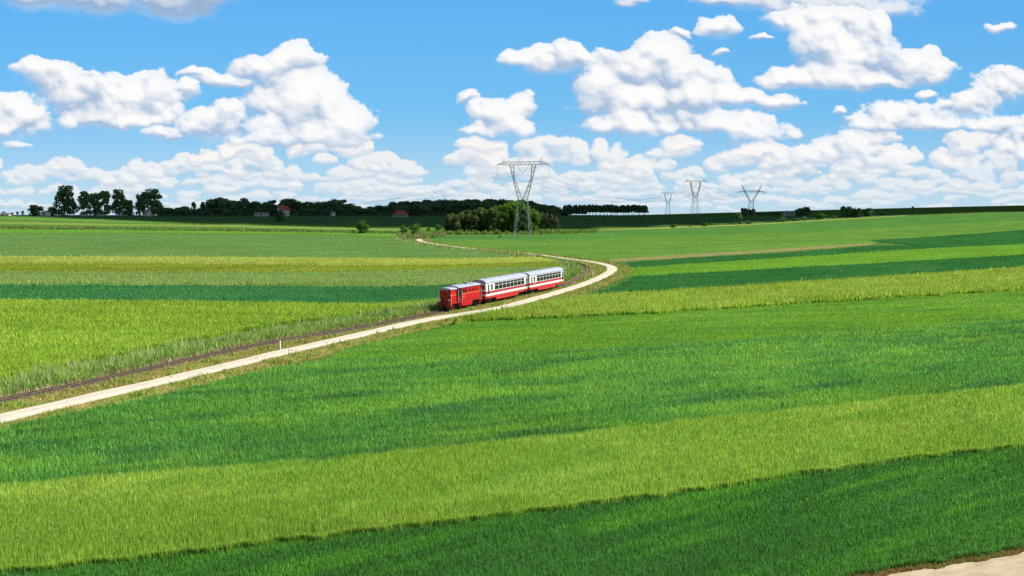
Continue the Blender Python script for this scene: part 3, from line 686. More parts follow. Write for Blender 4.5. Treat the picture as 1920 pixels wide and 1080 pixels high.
# ------------------------------------------------------------------ grasses along the line
def scatter_band(name, label, cat, line, o0, o1, h, mat, dens, w=1.0, lean=.5, i0=0, i1=None, keep=None, hj=.35, clump=0):
    L = line[i0:i1]; d = np.gradient(L, axis=0); d /= np.linalg.norm(d, axis=1)[:, None]+1e-9; nrm = np.stack([d[:, 1], -d[:, 0]], 1)
    seg = np.linalg.norm(np.diff(L, axis=0), axis=1); dist = np.maximum(L[:-1, 1], 20)
    wgt = seg*np.abs(o1-o0)*dens*(60/dist)**1.6; n = int(wgt.sum()); cdf = np.cumsum(wgt)/wgt.sum()
    k = np.searchsorted(cdf, RS.rand(n)).clip(0, len(L)-2); t = RS.rand(n); o_ = o0+(o1-o0)*RS.rand(n)
    P = L[k]*(1-t)[:, None]+L[k+1]*t[:, None]+nrm[k]*o_[:, None]
    dr, dt = near_line(P[:, 0], P[:, 1], 0); ok = (dr > 1.15+.35*RS.rand(n)) & (dt > .35+.5*RS.rand(n))
    if clump: ok &= (fbm(P[:, 0]/1.7, P[:, 1]/1.7, 3, 33) > RS.uniform(-.25, .25, n)+clump)
    if keep is not None: ok &= keep(P[:, 0], P[:, 1])
    P = P[ok]; hv = h*np.clip(1+1.3*fbm(P[:, 0]/2.2, P[:, 1]/2.2, 3, 44), .3, 2)
    V = make_blades(P[:, 0], P[:, 1], 1.0, 0, np.clip(P[:, 1]*.0011*w, .03, 1)*RS.uniform(.6, 1.5, len(P)), lean=0, hj=0)
    z = terr(P[:, 0], P[:, 1]); V[:, 2, 2] = z+hv*(1+hj*RS.randn(len(P))).clip(.3, 2); V[:, 2, 0] += RS.randn(len(P))*lean*hv*.5; V[:, 2, 1] += RS.randn(len(P))*lean*hv*.5
    V[:, :2, 2] = (z-.02)[:, None]
    o = np_mesh(name, V.reshape(-1, 3), np.arange(len(V)*3).reshape(-1, 3), mat); a = o.data.attributes.new('rnd', 'FLOAT', 'FACE'); a.data.foreach_set('value', RS.rand(len(V)).astype(np.float32))
    TOTAL[0] += len(V); tag(o, label, cat, None, 'stuff'); return o
TALL = verge_mat('tall_grass', (.21,.38,.055), (.34,.45,.13), (.14,.30,.045))
scatter_band('tall_grass', 'tall green grass between the railway track and the barley', 'grass', TRACK, -5.6, -1.4, .62, TALL, 95, 1.1, .8)
scatter_band('tall_grass', 'feathery pale grass heads along the left edge of the railway track', 'grass', TRACK, -6.2, -2.0, .8, verge_mat('pale_grass', (.50,.52,.27), (.38,.47,.18), (.55,.50,.32)), 40, .9, .8, clump=.10)
scatter_band('dry_grass', 'short dry yellow grass between the track and the gravel road', 'dry grass', ROAD, -5.6, 4.8, .17, verge_mat('short_dry', (.54,.45,.16), (.27,.37,.07), (.44,.34,.12)), 70, 1.1, 1.0)
scatter_band('weeds', 'green weeds dotted between the track and the gravel road', 'weeds', ROAD, -3.6, 4.6, .30, verge_mat('weed_green', (.20,.34,.05), (.26,.37,.07), (.17,.30,.05)), 60, 1.2, .9, clump=.22)
scatter_band('dead_grass', 'grey brown dead grass beside the near track', 'dead grass', TRACK, -2.6, -.9, .3, verge_mat('dead_grey', (.45,.35,.23), (.33,.27,.16), (.52,.43,.28)), 75, 1.0, 1.1, clump=.0)
scatter_band('bend_grass', 'wild pale grass and weeds inside the road bend', 'grass', TRACK, -9, -1.5, .8, verge_mat('bend_mix', (.40,.42,.16), (.24,.37,.08), (.44,.33,.18)), 60, 1.0, .6, i0=int(len(TRACK)*.50), i1=int(len(TRACK)*.82), keep=lambda x, y: (y > 125) & (y < 260))
print('plants', TOTAL[0])

# ------------------------------------------------------------------ trees and bushes
def leaf_mat(name, a, b, transl=.3):
    t = NT(name); tc = t.n('ShaderNodeTexCoord'); oi = t.n('ShaderNodeObjectInfo')
    f = t.noise(tc.outputs['Object'], 5, 4, .6)
    c = t.mix(t.ramp(f, [(.35, 0.0), (.65, 1.0)]), a, b)
    c = t.mix(oi.outputs['Random'], c, t.mix(.5, c, tuple(x*.55 for x in a)))
    at_ = t.n('ShaderNodeAttribute', attribute_name='rnd'); mr = t.n('ShaderNodeMapRange'); mr.inputs['To Min'].default_value = .55; mr.inputs['To Max'].default_value = 1.5; t.l(at_.outputs['Fac'], mr.inputs[0])
    vm = t.n('ShaderNodeVectorMath', operation='SCALE'); t.l(c, vm.inputs[0]); t.l(mr.outputs[0], vm.inputs['Scale'])
    d = t.n('ShaderNodeBsdfDiffuse'); t.l(vm.outputs[0], d.inputs[0]); tr = t.n('ShaderNodeBsdfTranslucent'); t.l(vm.outputs[0], tr.inputs[0])
    mx = t.n('ShaderNodeMixShader'); mx.inputs[0].default_value = transl; t.l(d.outputs[0], mx.inputs[1]); t.l(tr.outputs[0], mx.inputs[2]); t.l(mx.outputs[0], t.out.inputs[0]); return t.m
BARK = paint('bark', (.10, .075, .05), .9, 0, .3, 8)
LM = {'dark': leaf_mat('leaves_dark', (.115,.21,.095), (.14,.25,.105)),
      'deep': leaf_mat('leaves_deep', (.13,.25,.10), (.165,.28,.11)),
      'green': leaf_mat('leaves_green', (.09,.20,.03), (.155,.29,.035), .38),
      'pine': leaf_mat('needles_grey', (.085,.13,.05), (.15,.195,.075), .3),
      'brown': leaf_mat('needles_brown', (.105,.135,.065), (.15,.165,.08), .3),
      'bush': leaf_mat('leaves_bush', (.085,.18,.035), (.12,.23,.045))}
def crown_mesh(name, kind, seed, n=1500):
    """unit crown: z from 0 to 1, half width .5; many leaf clumps on uneven lobes"""
    r = np.random.RandomState(seed); lobes = []
    if kind == 'broad':
        for _ in range(32):
            a = r.uniform(0, 2*math.pi); z = r.uniform(.06, .88); R0 = .40*math.sqrt(max(.05, 1-((z-.45)/.56)**2))
            rr = R0*r.uniform(.3, 1); lobes.append((rr*math.cos(a), rr*math.sin(a), z, r.uniform(.12, .21), .9))
    elif kind == 'poplar':
        for _ in range(34):
            a = r.uniform(0, 2*math.pi); z = r.uniform(.03, .93); R0 = .36*(1-max(0, z-.6)/.7)*r.uniform(.3, 1.1)
            lobes.append((R0*math.cos(a), R0*math.sin(a), z, r.uniform(.10, .17), .8))
    elif kind == 'pine':
        for _ in range(20):
            a = r.uniform(0, 2*math.pi); z = r.uniform(.12, .9); R0 = .34*(1.05-z*.75)*r.uniform(.35, 1)
            lobes.append((R0*math.cos(a), R0*math.sin(a), z, r.uniform(.13, .22)*(1.1-.5*z), .85))
        lobes.append((0, 0, .9, .1, 1.0))
    else:
        for _ in range(16):
            a = r.uniform(0, 2*math.pi); z = r.uniform(.12, .75); R0 = .33*r.uniform(.2, 1)
            lobes.append((R0*math.cos(a), R0*math.sin(a), z, r.uniform(.13, .22), .9))
    per = n//len(lobes); P = []; N = []
    for (x, y, z, s, zs) in lobes:
        d = r.randn(per, 3); d /= np.linalg.norm(d, axis=1)[:, None]; k = r.uniform(.55, 1.12, per)[:, None]
        P.append(np.array([x, y, z])+d*k*s*np.array([1, 1, zs])); N.append(d+.5*r.randn(per, 3))
    P = np.concatenate(P); N = np.concatenate(N); N /= np.linalg.norm(N, axis=1)[:, None]
    P[:, 2] = np.clip(P[:, 2], .0, 1.02)
    A = np.cross(N, r.randn(*N.shape)); A /= np.linalg.norm(A, axis=1)[:, None]; B = np.cross(N, A)
    s = r.uniform(.022, .05, len(P))[:, None]; sh = r.uniform(.5, 1, len(P))[:, None]
    V = np.stack([P-A*s, P-B*s*sh, P+A*s, P+B*s*sh], 1).reshape(-1, 3); Q = np.arange(len(V)).reshape(-1, 4)
    me = bpy.data.meshes.new(name); me.vertices.add(len(V)); me.vertices.foreach_set('co', V.astype(np.float32).ravel())
    me.loops.add(Q.size); me.loops.foreach_set('vertex_index', Q.astype(np.int32).ravel()); me.polygons.add(len(Q))
    me.polygons.foreach_set('loop_start', np.arange(0, Q.size, 4, dtype=np.int32)); me.update(calc_edges=True)
    a = me.attributes.new('rnd', 'FLOAT', 'FACE'); a.data.foreach_set('value', r.rand(len(Q)).astype(np.float32))
    return me
CR = {}
for kd, cnt, n in (('broad', 4, 4200), ('poplar', 4, 3200), ('pine', 3, 2200), ('bush', 3, 1400)):
    CR[kd] = [crown_mesh('crown', kd, 100*len(kd)+i, n) for i in range(cnt)]
def trunk_mesh(seed, top=.62, limbs=5, rad=.022):
    r = random.Random(seed); m = MB(); p = [(0, 0, -.01)]
    for i in range(1, 6): p.append((r.uniform(-.012, .012)*i, r.uniform(-.012, .012)*i, top*i/5))
    m.tube(p, [rad*1.35, rad, rad*.9, rad*.75, rad*.55, rad*.25], 7)
    for k in range(limbs):
        i = r.randint(2, 4); a = r.uniform(0, 6.28); L = r.uniform(.12, .26); b = Vector(p[i])
        m.tube([b, b+Vector((math.cos(a)*L*.6, math.sin(a)*L*.6, L*.45)), b+Vector((math.cos(a)*L, math.sin(a)*L, L))], [rad*.5, rad*.35, rad*.12], 5)
    o = m.build('trunk', BARK); me = o.data; bpy.data.objects.remove(o); return me
TR = [trunk_mesh(i) for i in range(3)]; TRP = [trunk_mesh(10+i, .9, 3, .016) for i in range(2)]; TRB = [trunk_mesh(20+i, .5, 6, .02) for i in range(2)]
cmats = {}
def tree(name, P, h, w, kind, mat, label, cat, group=None, base=.14, seed=0):
    """P ground point, h height, w width in metres; > trunk, crown"""
    root = empty(name, P, seed*2.39)
    lst = CR[kind]; k = (seed % len(lst), mat)
    if k+(kind,) not in cmats:
        me = lst[k[0]].copy() if k[0] < len(lst) else lst[0].copy(); me.materials.append(LM[mat]); cmats[k+(kind,)] = me
    c = bpy.data.objects.new('crown', cmats[k+(kind,)]); COL.objects.link(c); c.parent = root
    c.location = (0, 0, h*base); c.scale = (w, w*(.9+.2*((seed*7) % 5)/5), h*(1-base))
    tm = (TRP if kind == 'pine' else TRB if kind == 'bush' else TR); t = bpy.data.objects.new('trunk', tm[seed % len(tm)]); COL.objects.link(t); t.parent = root
    t.scale = (h if kind != 'poplar' else h*.8,)*2+(h,)
    tag(root, label, cat, group); return root
def tree_px(px, base_py, hpx, wpx, kind, mat, label, cat='tree', Y=None, group=None, base=.14, name='tree', seed=0, dz=0):
    P = at_depth(px, Y) if Y else at(px, base_py); s = P.y/F*1.015
    if Y:
        # stand it on the terrain; height measured up to the same skyline
        top = H + (145 - (540-(540-145)) + 0)*0
        topz = H + (395-(base_py-hpx))/F*Y*1.0
        h = max(2.0, topz-P.z)
    else: h = hpx*s
    return tree(name, P, h, wpx*s*1.12, kind, mat, label, cat, group, base, seed)
sd = 0
def nx():
    global sd; sd += 1; return sd
# tall poplars on the left skyline
L = 'tall dark poplar on the left skyline, '
for px, hp, wp, lab, k in ((126, 53, 36, 'the tallest and widest of its row', 'poplar'), (163, 43, 26, 'next right of the tallest one', 'poplar'), (178, 40, 20, 'slim one hugging its left neighbour', 'poplar'),
                        (196, 44, 26, 'in the middle of the close group', 'poplar'), (223, 46, 28, 'highest of the close group', 'poplar'), (242, 28, 20, 'lower tree ending the close group', 'broad'),
                        (262, 38, 12, 'narrow ragged one left of the last big one', 'poplar'), (272, 42, 14, 'slim one touching the last big one', 'poplar'), (288, 47, 34, 'last big one of the row', 'poplar')):
    tree_px(px, 403, hp, wp*1.15, k, 'deep', L+lab, Y=725, base=.05, seed=nx(), name='poplar_tree')
tree_px(65, 403, 19, 28, 'broad', 'deep', 'round dark tree left of the small white farmhouse', Y=725, base=.04, seed=nx())
tree_px(99, 403, 15, 20, 'broad', 'deep', 'round dark tree right behind the small white farmhouse', Y=725, base=.04, seed=nx())
for px, hp, wp, lab in ((6, 8, 8, 'tiny dark tree at the left edge of the skyline'), (21, 6, 8, 'tiny dark bush between the left edge and the round tree'), (33, 9, 5, 'tiny slim tree left of the round dark tree'), (42, 10, 6, 'tiny pointed tree next to the round dark tree'), (117, 7, 12, 'low bush at the foot of the tallest poplar')):
    tree_px(px, 403.5, hp, wp, 'bush', 'deep', lab, Y=725, base=.05, seed=nx(), name='tree')
# tree line behind the shaded fields
prof = [(318,16,22),(334,15,18),(347,17,18),(362,25,8),(371,15,16),(380,25,8),(396,30,26),(413,33,26),(429,34,26),(446,28,22),(461,32,22),(478,26,22),(494,27,22),(509,29,20),(531,30,24),(547,31,24),(563,29,22),(579,26,20),(596,25,20),(611,26,20),(627,33,22),(642,30,20),(655,22,18),(668,18,18),(682,15,16),(697,17,16),(711,19,18),(303,13,14)]
for px, hp, wp in prof:
    tree_px(px+random.uniform(-2, 2), 404, hp, wp*1.4, 'poplar' if wp < 10 else 'broad', random.choice(['dark', 'deep']), 'dark broad tree in the long tree line left of the red roofed bungalow', Y=random.uniform(716, 740), base=.06, seed=nx(), group='trees of the long left tree line')
for px in np.arange(310, 712, 15):
    tree_px(px+random.uniform(-4, 4), 404, random.uniform(12, 19), 28, 'bush' if not (abs(px-531) < 14 or abs(px-493) < 14) else 'poplar', 'dark', 'dark broad tree in the long tree line left of the red roofed bungalow', Y=random.uniform(704, 714), base=.02, seed=nx(), group='trees of the long left tree line')
# wood behind the bungalow
for px in np.arange(726, 1052, 10.5):
    top = np.interp(px, [722, 735, 745, 770, 800, 830, 860, 900, 935, 950, 975, 1000, 1020, 1040, 1052], [388, 381, 378, 377, 375, 375.5, 374, 375, 373, 375, 376, 379, 384, 388, 392])
    for row in range(2):
        tp = top+(random.uniform(-1.5, 2) if row == 0 else random.uniform(2, 9))
        tree_px(px+random.uniform(-4, 4)+row*5, 404, 404-tp, 30, 'broad', random.choice(['dark', 'dark', 'deep']), 'dark tree in the wide wood behind the red roofed bungalow', Y=728+random.uniform(0, 14)-row*22, base=.05, seed=nx(), group='trees of the wood behind the bungalow')
# pine stand with bare stems
for i, px in enumerate(np.arange(1060, 1213, 5.2)):
    for row in range(2):
        tree_px(px+random.uniform(-1.5, 1.5), 404, 404-random.uniform(383.0, 386), 15, 'pine', 'dark', 'dark pine in the straight edged stand right of the wood', Y=728+row*12, base=.25 if px > 1100 else .1, seed=nx(), group='pines of the straight edged stand', name='pine_tree')
# copse in front of the first pylon
def cop(px, by, top, w, kind, mat, lab, group, base=.12, name='tree'): tree_px(px, by, by-top, w, kind, mat, lab, base=base, seed=nx(), group=group, name=name)
GP = 'grey green pine in the left half of the copse'
ORD = ['second from its left end','third from its left end','fourth from its left end','fifth from its left end','sixth from its left end','seventh from its left end','touching the round green trees','first at its left end','low one in its middle','low one right of its middle']
for px, top, w in ((849,401,30),(861,397,32),(875,394,34),(889,395,32),(902,391,34),(914,390,36),(926,391,34),(843,404,22),(880,402,34),(906,400,34)):
    cop(px, 437.2-random.uniform(0, 2), top, w, 'broad' if random.random() < .75 else 'pine', 'pine', GP+', '+ORD.pop(0), 'pines on the left side of the copse', .03, 'pine_tree')
for px, top, w, lab in ((934,386,46,'leftmost of the big round trees'),(954,381,50,'highest of the big round trees left of the pylon'),(975,379.5,44,'big round tree right behind the pylon'),(992,384,42,'big round tree right of the pylon')):
    cop(px, 436, top, w, 'broad', 'green', 'tall green '+lab, 'big round trees of the copse', .04)
for px, top, w in ((945,398,26),(966,396,28),(986,398,26),(928,404,22)):
    cop(px, 437, top, w, 'broad', 'bush', {945:'darker green tree below the leftmost big round copse tree',966:'darker green tree just left of the nearest pylon legs',986:'darker green tree seen through the nearest pylon legs',928:'small darker green tree where copse pines meet round trees'}[px], 'front trees of the copse', .03)
for px, top, w in ((1008,395,22),(1016,398,22),(1025,400,22),(1034,402,20),(1041,405,18),(1021,403,22)):
    cop(px, 435.2, top, w, 'pine', 'brown', 'brownish bare stemmed pine in the right half of the copse, '+{1008:'first',1016:'second',1021:'third',1025:'fourth',1034:'fifth',1041:'last'}[px]+' from the pylon', 'pines on the right side of the copse', .22, 'pine_tree')
cop(919, 437.5, 417, 12, 'bush', 'green', 'small light green tree at the front of the copse pines', None, .04)
cop(1010, 437.5, 428, 14, 'bush', 'green', 'light green bush at the right foot of the copse', None, .02, 'bush')
# single trees and bushes
for (px, by, hp, wp, kind, mat, lab, nm, ct) in (
    (680, 438, 25, 21, 'broad', 'bush', 'lone round tree standing in the sunlit left field', 'tree', 'tree'),
    (525, 416.5, 22, 19, 'broad', 'dark', 'lone dark tree in the shaded field below the white house', 'tree', 'tree'),
    (759, 439, 19, 17, 'bush', 'bush', 'leafy bush left of its larger twin by the far road bend', 'bush', 'bush'),
    (777, 440, 23, 24, 'bush', 'bush', 'larger leafy bush by the far road bend', 'bush', 'bush'),
    (803, 434, 8, 9, 'bush', 'bush', 'tiny round bush between the far road bend and the copse', 'bush', 'bush'),
    (823, 433.5, 14, 17, 'bush', 'bush', 'dark bush just left of the copse', 'bush', 'bush'),
    (937, 446.5, 6, 5, 'bush', 'bush', 'small dark bush at the foot of the first pylon', 'bush', 'bush'),
    (718, 537.5, 6, 6, 'bush', 'deep', 'tiny dark shrub in the crop strips left of the train', 'shrub', 'shrub'),
    (174, 428.5, 5, 7, 'bush', 'bush', 'tiny bush on the grassy balk in the left fields', 'bush', 'bush'),
    (1385, 420, 21, 14, 'poplar', 'deep', 'slim dark bush on the bright strip left of the far pylon trees', 'bush', 'bush'),
    (1404, 420, 7, 14, 'bush', 'deep', 'low dark bush right of the slim one on the bright strip', 'bush', 'bush'),
    (1459, 417, 8, 8, 'bush', 'deep', 'small dark bush, first of a pair on the bright strip', 'bush', 'bush'),
    (1469, 416.5, 11, 12, 'bush', 'deep', 'dark bush, right of a pair on the bright strip', 'bush', 'bush'),
    (1441, 418, 5, 8, 'bush', 'deep', 'lowest dark bush left of the pair on the bright strip', 'bush', 'bush'),
    (1507, 414, 10, 12, 'bush', 'deep', 'lone dark bush in front of the far farmhouse', 'bush', 'bush'),
    (1494, 414, 6, 14, 'bush', 'deep', 'flat dark bush in front of the far farmhouse', 'bush', 'bush'),
    (1539, 412, 15, 22, 'bush', 'green', 'light green wide bush on the margin left of the dark round ones', 'bush', 'bush'),
    (1564, 410.5, 7, 11, 'bush', 'green', 'small light green bush right of the wide light one', 'bush', 'bush'),
    (1586, 407.5, 20, 21, 'broad', 'deep', 'largest dark round tree on the right slope', 'tree', 'tree'),
    (1604, 407.5, 19, 18, 'broad', 'deep', 'dark round tree touching the largest on the right slope', 'tree', 'tree'),
    (1629, 405.5, 15, 20, 'broad', 'deep', 'last dark round tree up the right slope', 'tree', 'tree'),
    (1656, 404, 6, 22, 'bush', 'deep', 'low dark shrub right of the round trees on the slope', 'shrub', 'shrub'),
    (1262, 427, 8, 14, 'bush', 'green', 'bright bush at the left end of the sunlit margin', 'bush', 'bush'),
    (1296, 425.5, 5, 8, 'bush', 'green', 'tiny bright bush on the sunlit margin', 'bush', 'bush'),
    (1321, 424.5, 9, 13, 'bush', 'green', 'bright bush in the middle of the sunlit margin', 'bush', 'bush'),
    (1099, 414, 4, 9, 'bush', 'dark', 'small dark bush in the shaded field below the pines', 'bush', 'bush')):
    tree_px(px, by, hp, wp, kind, mat, lab, cat=ct, base=.03, seed=nx(), name=nm)
for (px, hp, wp, kind, lab) in ((1395,13,12,'broad','dark tree at the left foot of the rightmost pylon'),(1407,13,16,'broad','dark tree under the rightmost pylon'),(1500,13,16,'broad','dark tree right of the far farmhouse'),(1511,15,18,'broad','rounder dark tree, second right of the far farmhouse')):
    tree_px(px, 403, hp, wp, kind, 'deep', lab, Y=700, base=.03, seed=nx())
for i, px in enumerate((1420, 1431, 1441, 1452, 1459)): tree_px(px, 403, 5 if i < 4 else 8, 14, 'bush', 'dark', ('leftmost','second','third','fourth','highest')[i]+' low dark shrub between the rightmost pylon and the far farmhouse', 'shrub', Y=735, base=.02, seed=nx(), name='shrub', group='low shrubs on the horizon')
# rough balk with tufts across the left fields, and light undergrowth at the copse
def px_band(name, label, cat, pts, thick, h, mat, n, w=1.0):
    pts = np.array(pts, float); px = RS.uniform(pts[0, 0], pts[-1, 0], n); py = np.interp(px, pts[:, 0], pts[:, 1])+thick*RS.rand(n)
    x, y, z = unproject(px, py); hv = h*(.4+1.6*np.clip(fbm(px/9, py/3, 3, 12)+.35, 0, 1))*RS.uniform(.6, 1.2, n); a = RS.uniform(0, 6.28, n); ww = y*.0012*w
    V = np.empty((n, 3, 3)); V[:, 0] = np.stack([x-np.cos(a)*ww, y-np.sin(a)*ww, z], 1); V[:, 1] = np.stack([x+np.cos(a)*ww, y+np.sin(a)*ww, z], 1); V[:, 2] = np.stack([x+RS.randn(n)*.2, y+RS.randn(n)*.2, z+hv], 1)
    o = np_mesh(name, V.reshape(-1, 3), np.arange(n*3).reshape(-1, 3), mat); a_ = o.data.attributes.new('rnd', 'FLOAT', 'FACE'); a_.data.foreach_set('value', RS.rand(n).astype(np.float32))
    tag(o, label, cat, None, 'stuff'); return o
BALK = verge_mat('balk', (.12,.22,.04), (.22,.28,.09), (.07,.14,.03))
px_band('rough_grass', 'rough tufted grass balk crossing the left fields behind the fresh green strip', 'grass', [(-340,422),(0,425),(200,428),(400,430.5),(600,433),(760,436)], 3.5, .85, BALK, 9000)
px_band('undergrowth', 'light green undergrowth along the foot of the copse', 'undergrowth', [(828,437),(1000,438.5),(1120,435)], 2.5, 1.6, verge_mat('undergrowth_green', (.15,.27,.04), (.25,.32,.09), (.10,.20,.03)), 5000)
px_band('undergrowth', 'pale weeds beside the far road bend under the bushes', 'undergrowth', [(745,441),(768,443),(790,441),(835,437)], 7, 1.3, verge_mat('pale_weeds', (.24,.27,.10), (.15,.24,.05), (.30,.30,.13)), 3000)

n = 9000; px = RS.uniform(302, 1052, n); yy = np.where(px < 715, RS.uniform(701, 716, n), RS.uniform(702, 712, n)); x = (px-960)/F/(cP+145/F*sP)*yy; z = terr(x, yy)
k = ~((np.abs(px-531) < 11) | (np.abs(px-493) < 15) | (np.abs(px-624) < 4)); x, yy, z, px = x[k], yy[k], z[k], px[k]; n = len(x)
hv = RS.uniform(1.2, 3.4, n)*(1+.5*fbm(px/14, px*0, 3, 5)); a = RS.uniform(0, 6.28, n); V = np.empty((n, 3, 3)); V[:, 0] = np.stack([x-np.cos(a)*.6, yy-np.sin(a)*.6, z+RS.rand(n)], 1); V[:, 1] = np.stack([x+np.cos(a)*.6, yy+np.sin(a)*.6, z+RS.rand(n)], 1); V[:, 2] = np.stack([x+RS.randn(n)*.5, yy+RS.randn(n)*.5, z+hv], 1)
V[:, :2, 2] -= .4
o = np_mesh('undergrowth', V.reshape(-1, 3), np.arange(n*3).reshape(-1, 3), LM['dark']); a_ = o.data.attributes.new('rnd', 'FLOAT', 'FACE'); a_.data.foreach_set('value', RS.rand(n).astype(np.float32))
tag(o, 'dark scrub filling the foot of the far tree line and wood', 'undergrowth', None, 'stuff')

# ------------------------------------------------------------------ pylons and cables
STEEL = paint('galvanised_steel', (.34, .38, .36), .5, .2, .2, 1.5)
GLASSY = paint('insulator_brown', (.16, .13, .13), .3, 0, .2, 4)
def lattice(m, c0, c1, n, w, wb):
    """four-cornered lattice between corner quads c0 (bottom) and c1 (top)"""
    lv = [[Vector(c0[k]).lerp(Vector(c1[k]), i/n) for k in range(4)] for i in range(n+1)]
    for k in range(4):
        m.beam(lv[0][k], lv[-1][k], w)
        k2 = (k+1) % 4
        for i in range(n):
            m.beam(lv[i][k], lv[i+1][k2], wb); m.beam(lv[i][k2], lv[i+1][k], wb)
        for i in (0, n): m.beam(lv[i][k], lv[i][k2], wb)
def quad(x0, x1, y, z): return [(x0, -y, z), (x1, -y, z), (x1, y, z), (x0, y, z)]
def insulator(parent, a, b, n=14):
    m = MB(); a = Vector(a); b = Vector(b); m.tube([a, b], .045, 5)
    for i in range(n):
        p = a.lerp(b, (i+.5)/n); d = (b-a).normalized()*.05; m.tube([p-d, p, p+d], [.06, .17, .06], 7)
    return m.build('insulator', GLASSY, parent)
def pylon(P, rz, s, label, th=1.0):
    r = empty('pylon', P, rz, s); W, B = .17*th, .085*th
    m = MB(); lattice(m, quad(-4.1, 4.1, 4.1, 0), quad(-3.3, 3.3, 2.7, 9.5), 2, W, B); lattice(m, quad(-3.3, 3.3, 2.7, 9.5), quad(-2.4, 2.4, 1.0, 19.3), 3, W, B)
    for sx_ in (-1, 1):
        for sy_ in (-1, 1): m.box(sx_*4.1-.4, sx_*4.1+.4, sy_*4.1-.4, sy_*4.1+.4, -.6, .25)
    m.build('tower_body', STEEL, r)
    for s_ in (-1, 1):
        m = MB(); lattice(m, quad(s_*2.4, s_*.1, .9, 19.3) , quad(s_*5.0, s_*4.2, .8, 29.8), 4, W*.85, B); lattice(m, quad(s_*5.0, s_*4.2, .8, 29.8), quad(s_*6.8, s_*4.7, .75, 36.7), 3, W*.85, B)
        m.build('tower_arm', STEEL, r)
    m = MB()
    lattice(m, [(-9.5,-.75,36.7),(-9.5,.75,36.7),(-9.5,.75,38.2),(-9.5,-.75,38.2)], [(9.5,-.75,36.7),(9.5,.75,36.7),(9.5,.75,38.2),(9.5,-.75,38.2)], 8, W*.8, B*.9)
    for s_ in (-1, 1):
        lattice(m, [(s_*9.5,-.75,36.7),(s_*9.5,.75,36.7),(s_*9.5,.75,38.2),(s_*9.5,-.75,38.2)], [(s_*13.4,-.1,36.8),(s_*13.4,.1,36.8),(s_*13.4,.1,37.0),(s_*13.4,-.1,37.0)], 3, W*.7, B*.9)
        m.beam((s_*8.8,-.7,38.2), (s_*9.6,0,40.3), B*1.3); m.beam((s_*10.2,.5,38.0), (s_*9.6,0,40.3), B*1.3); m.beam((s_*8.8,.7,38.2), (s_*9.6,0,40.3), B*1.3)
    m.build('cross_arm', STEEL, r)
    for s_ in (-1, 1): insulator(r, (s_*13.35, 0, 36.8), (s_*13.35, 0, 30.6)); insulator(r, (s_*3.2, 0, 36.7), (0, 0, 32.2))
    tag(r, label, 'pylon', 'lattice pylons'); return r
def pylon_horned(P, rz, s, label):
    r = empty('pylon', P, rz, s); W, B = .30, .15
    m = MB(); lattice(m, quad(-3, 3, 3, 0), quad(-1.7, 1.7, 1.0, 13.5), 4, W, B); m.build('tower_body', STEEL, r)
    for s_ in (-1, 1):
        m = MB(); lattice(m, quad(s_*1.7, s_*.1, .8, 13.5), quad(s_*6.4, s_*5.2, .6, 22.5), 4, W*.8, B); lattice(m, quad(s_*6.4, s_*5.2, .6, 22.5), quad(s_*8.9, s_*8.7, .1, 28.6), 3, W*.7, B)
        m.build('tower_arm', STEEL, r)
    m = MB(); lattice(m, [(-7,-.6,22.3),(-7,.6,22.3),(-7,.6,23.5),(-7,-.6,23.5)], [(7,-.6,22.3),(7,.6,22.3),(7,.6,23.5),(7,-.6,23.5)], 8, W*.7, B)
    for s_ in (-1, 1): lattice(m, [(s_*7,-.6,22.3),(s_*7,.6,22.3),(s_*7,.6,23.5),(s_*7,-.6,23.5)], [(s_*12.6,-.1,22),(s_*12.6,.1,22),(s_*12.6,.1,22.2),(s_*12.6,-.1,22.2)], 3, W*.6, B)
    m.build('cross_arm', STEEL, r)
    for s_ in (-1, 0, 1): insulator(r, (s_*12.5, 0, 22), (s_*12.5+.1, -3.0, 21.3), 8)
    tag(r, label, 'pylon', 'lattice pylons'); return r
P1 = pylon(at(980, 445.5), R(-12), 1.0, 'nearest and tallest lattice pylon standing before the copse')
P2 = pylon(at_depth(1303, 790), R(10), .95, 'second largest lattice pylon, middle one of the three on the right horizon')
P3 = pylon(at_depth(1252, 1180), R(-5), .93, 'smallest and farthest lattice pylon, left of the three on the right horizon', 1.2)
P4 = pylon_horned(at_depth(1408, 700), R(-14), 1.0, 'rightmost lattice pylon with two raised horns and trees at its foot')
P0 = at_depth(552, 1500)
CABLE = paint('cable_dark', (.06, .065, .07), .5, .4, .1, 1)
bpy.context.view_layer.update()
def wpt(py, loc): return Matrix.LocRotScale(py.location, py.rotation_euler, py.scale) @ Vector(loc)
def cable(a, b, sag, label, rad=.07, group=None):
    n = 40; pts = [a.lerp(b, i/n)-Vector((0, 0, 4*sag*(i/n)*(1-i/n))) for i in range(n+1)]
    m = MB(); m.tube(pts, [rad*max(.8, p.y/560) for p in pts], 5); o = m.build('power_cable', CABLE); o.location = (0, 0, 0)
    tag(o, label, 'power cable', group); return o
ends = ((-13.35, 0, 30.6), (0, 0, 32.2), (13.35, 0, 30.6))
nm3 = ('left', 'middle', 'right')
far_dir = (P0-P1.location).normalized(); side = Vector((-far_dir.y, far_dir.x, 0))
for i, e in enumerate(ends):
    b = P0+Vector((0, 0, 38))-side*(i-1)*12
    cable(wpt(P1, e), b, 15, ('top left', 'middle', 'lowest')[i]+' of three wires running left from the nearest pylon over the wood', .06)
for i, e in enumerate(ends):
    cable(wpt(P1, e), wpt(P2, e), 13.5, ('lowest', 'middle', 'uppermost')[i]+' of three wires running right from the nearest pylon to the next one', .055)
e4 = ((-12.4, -3, 21.3), (.1, -3, 21.3), (12.6, -3, 21.3))
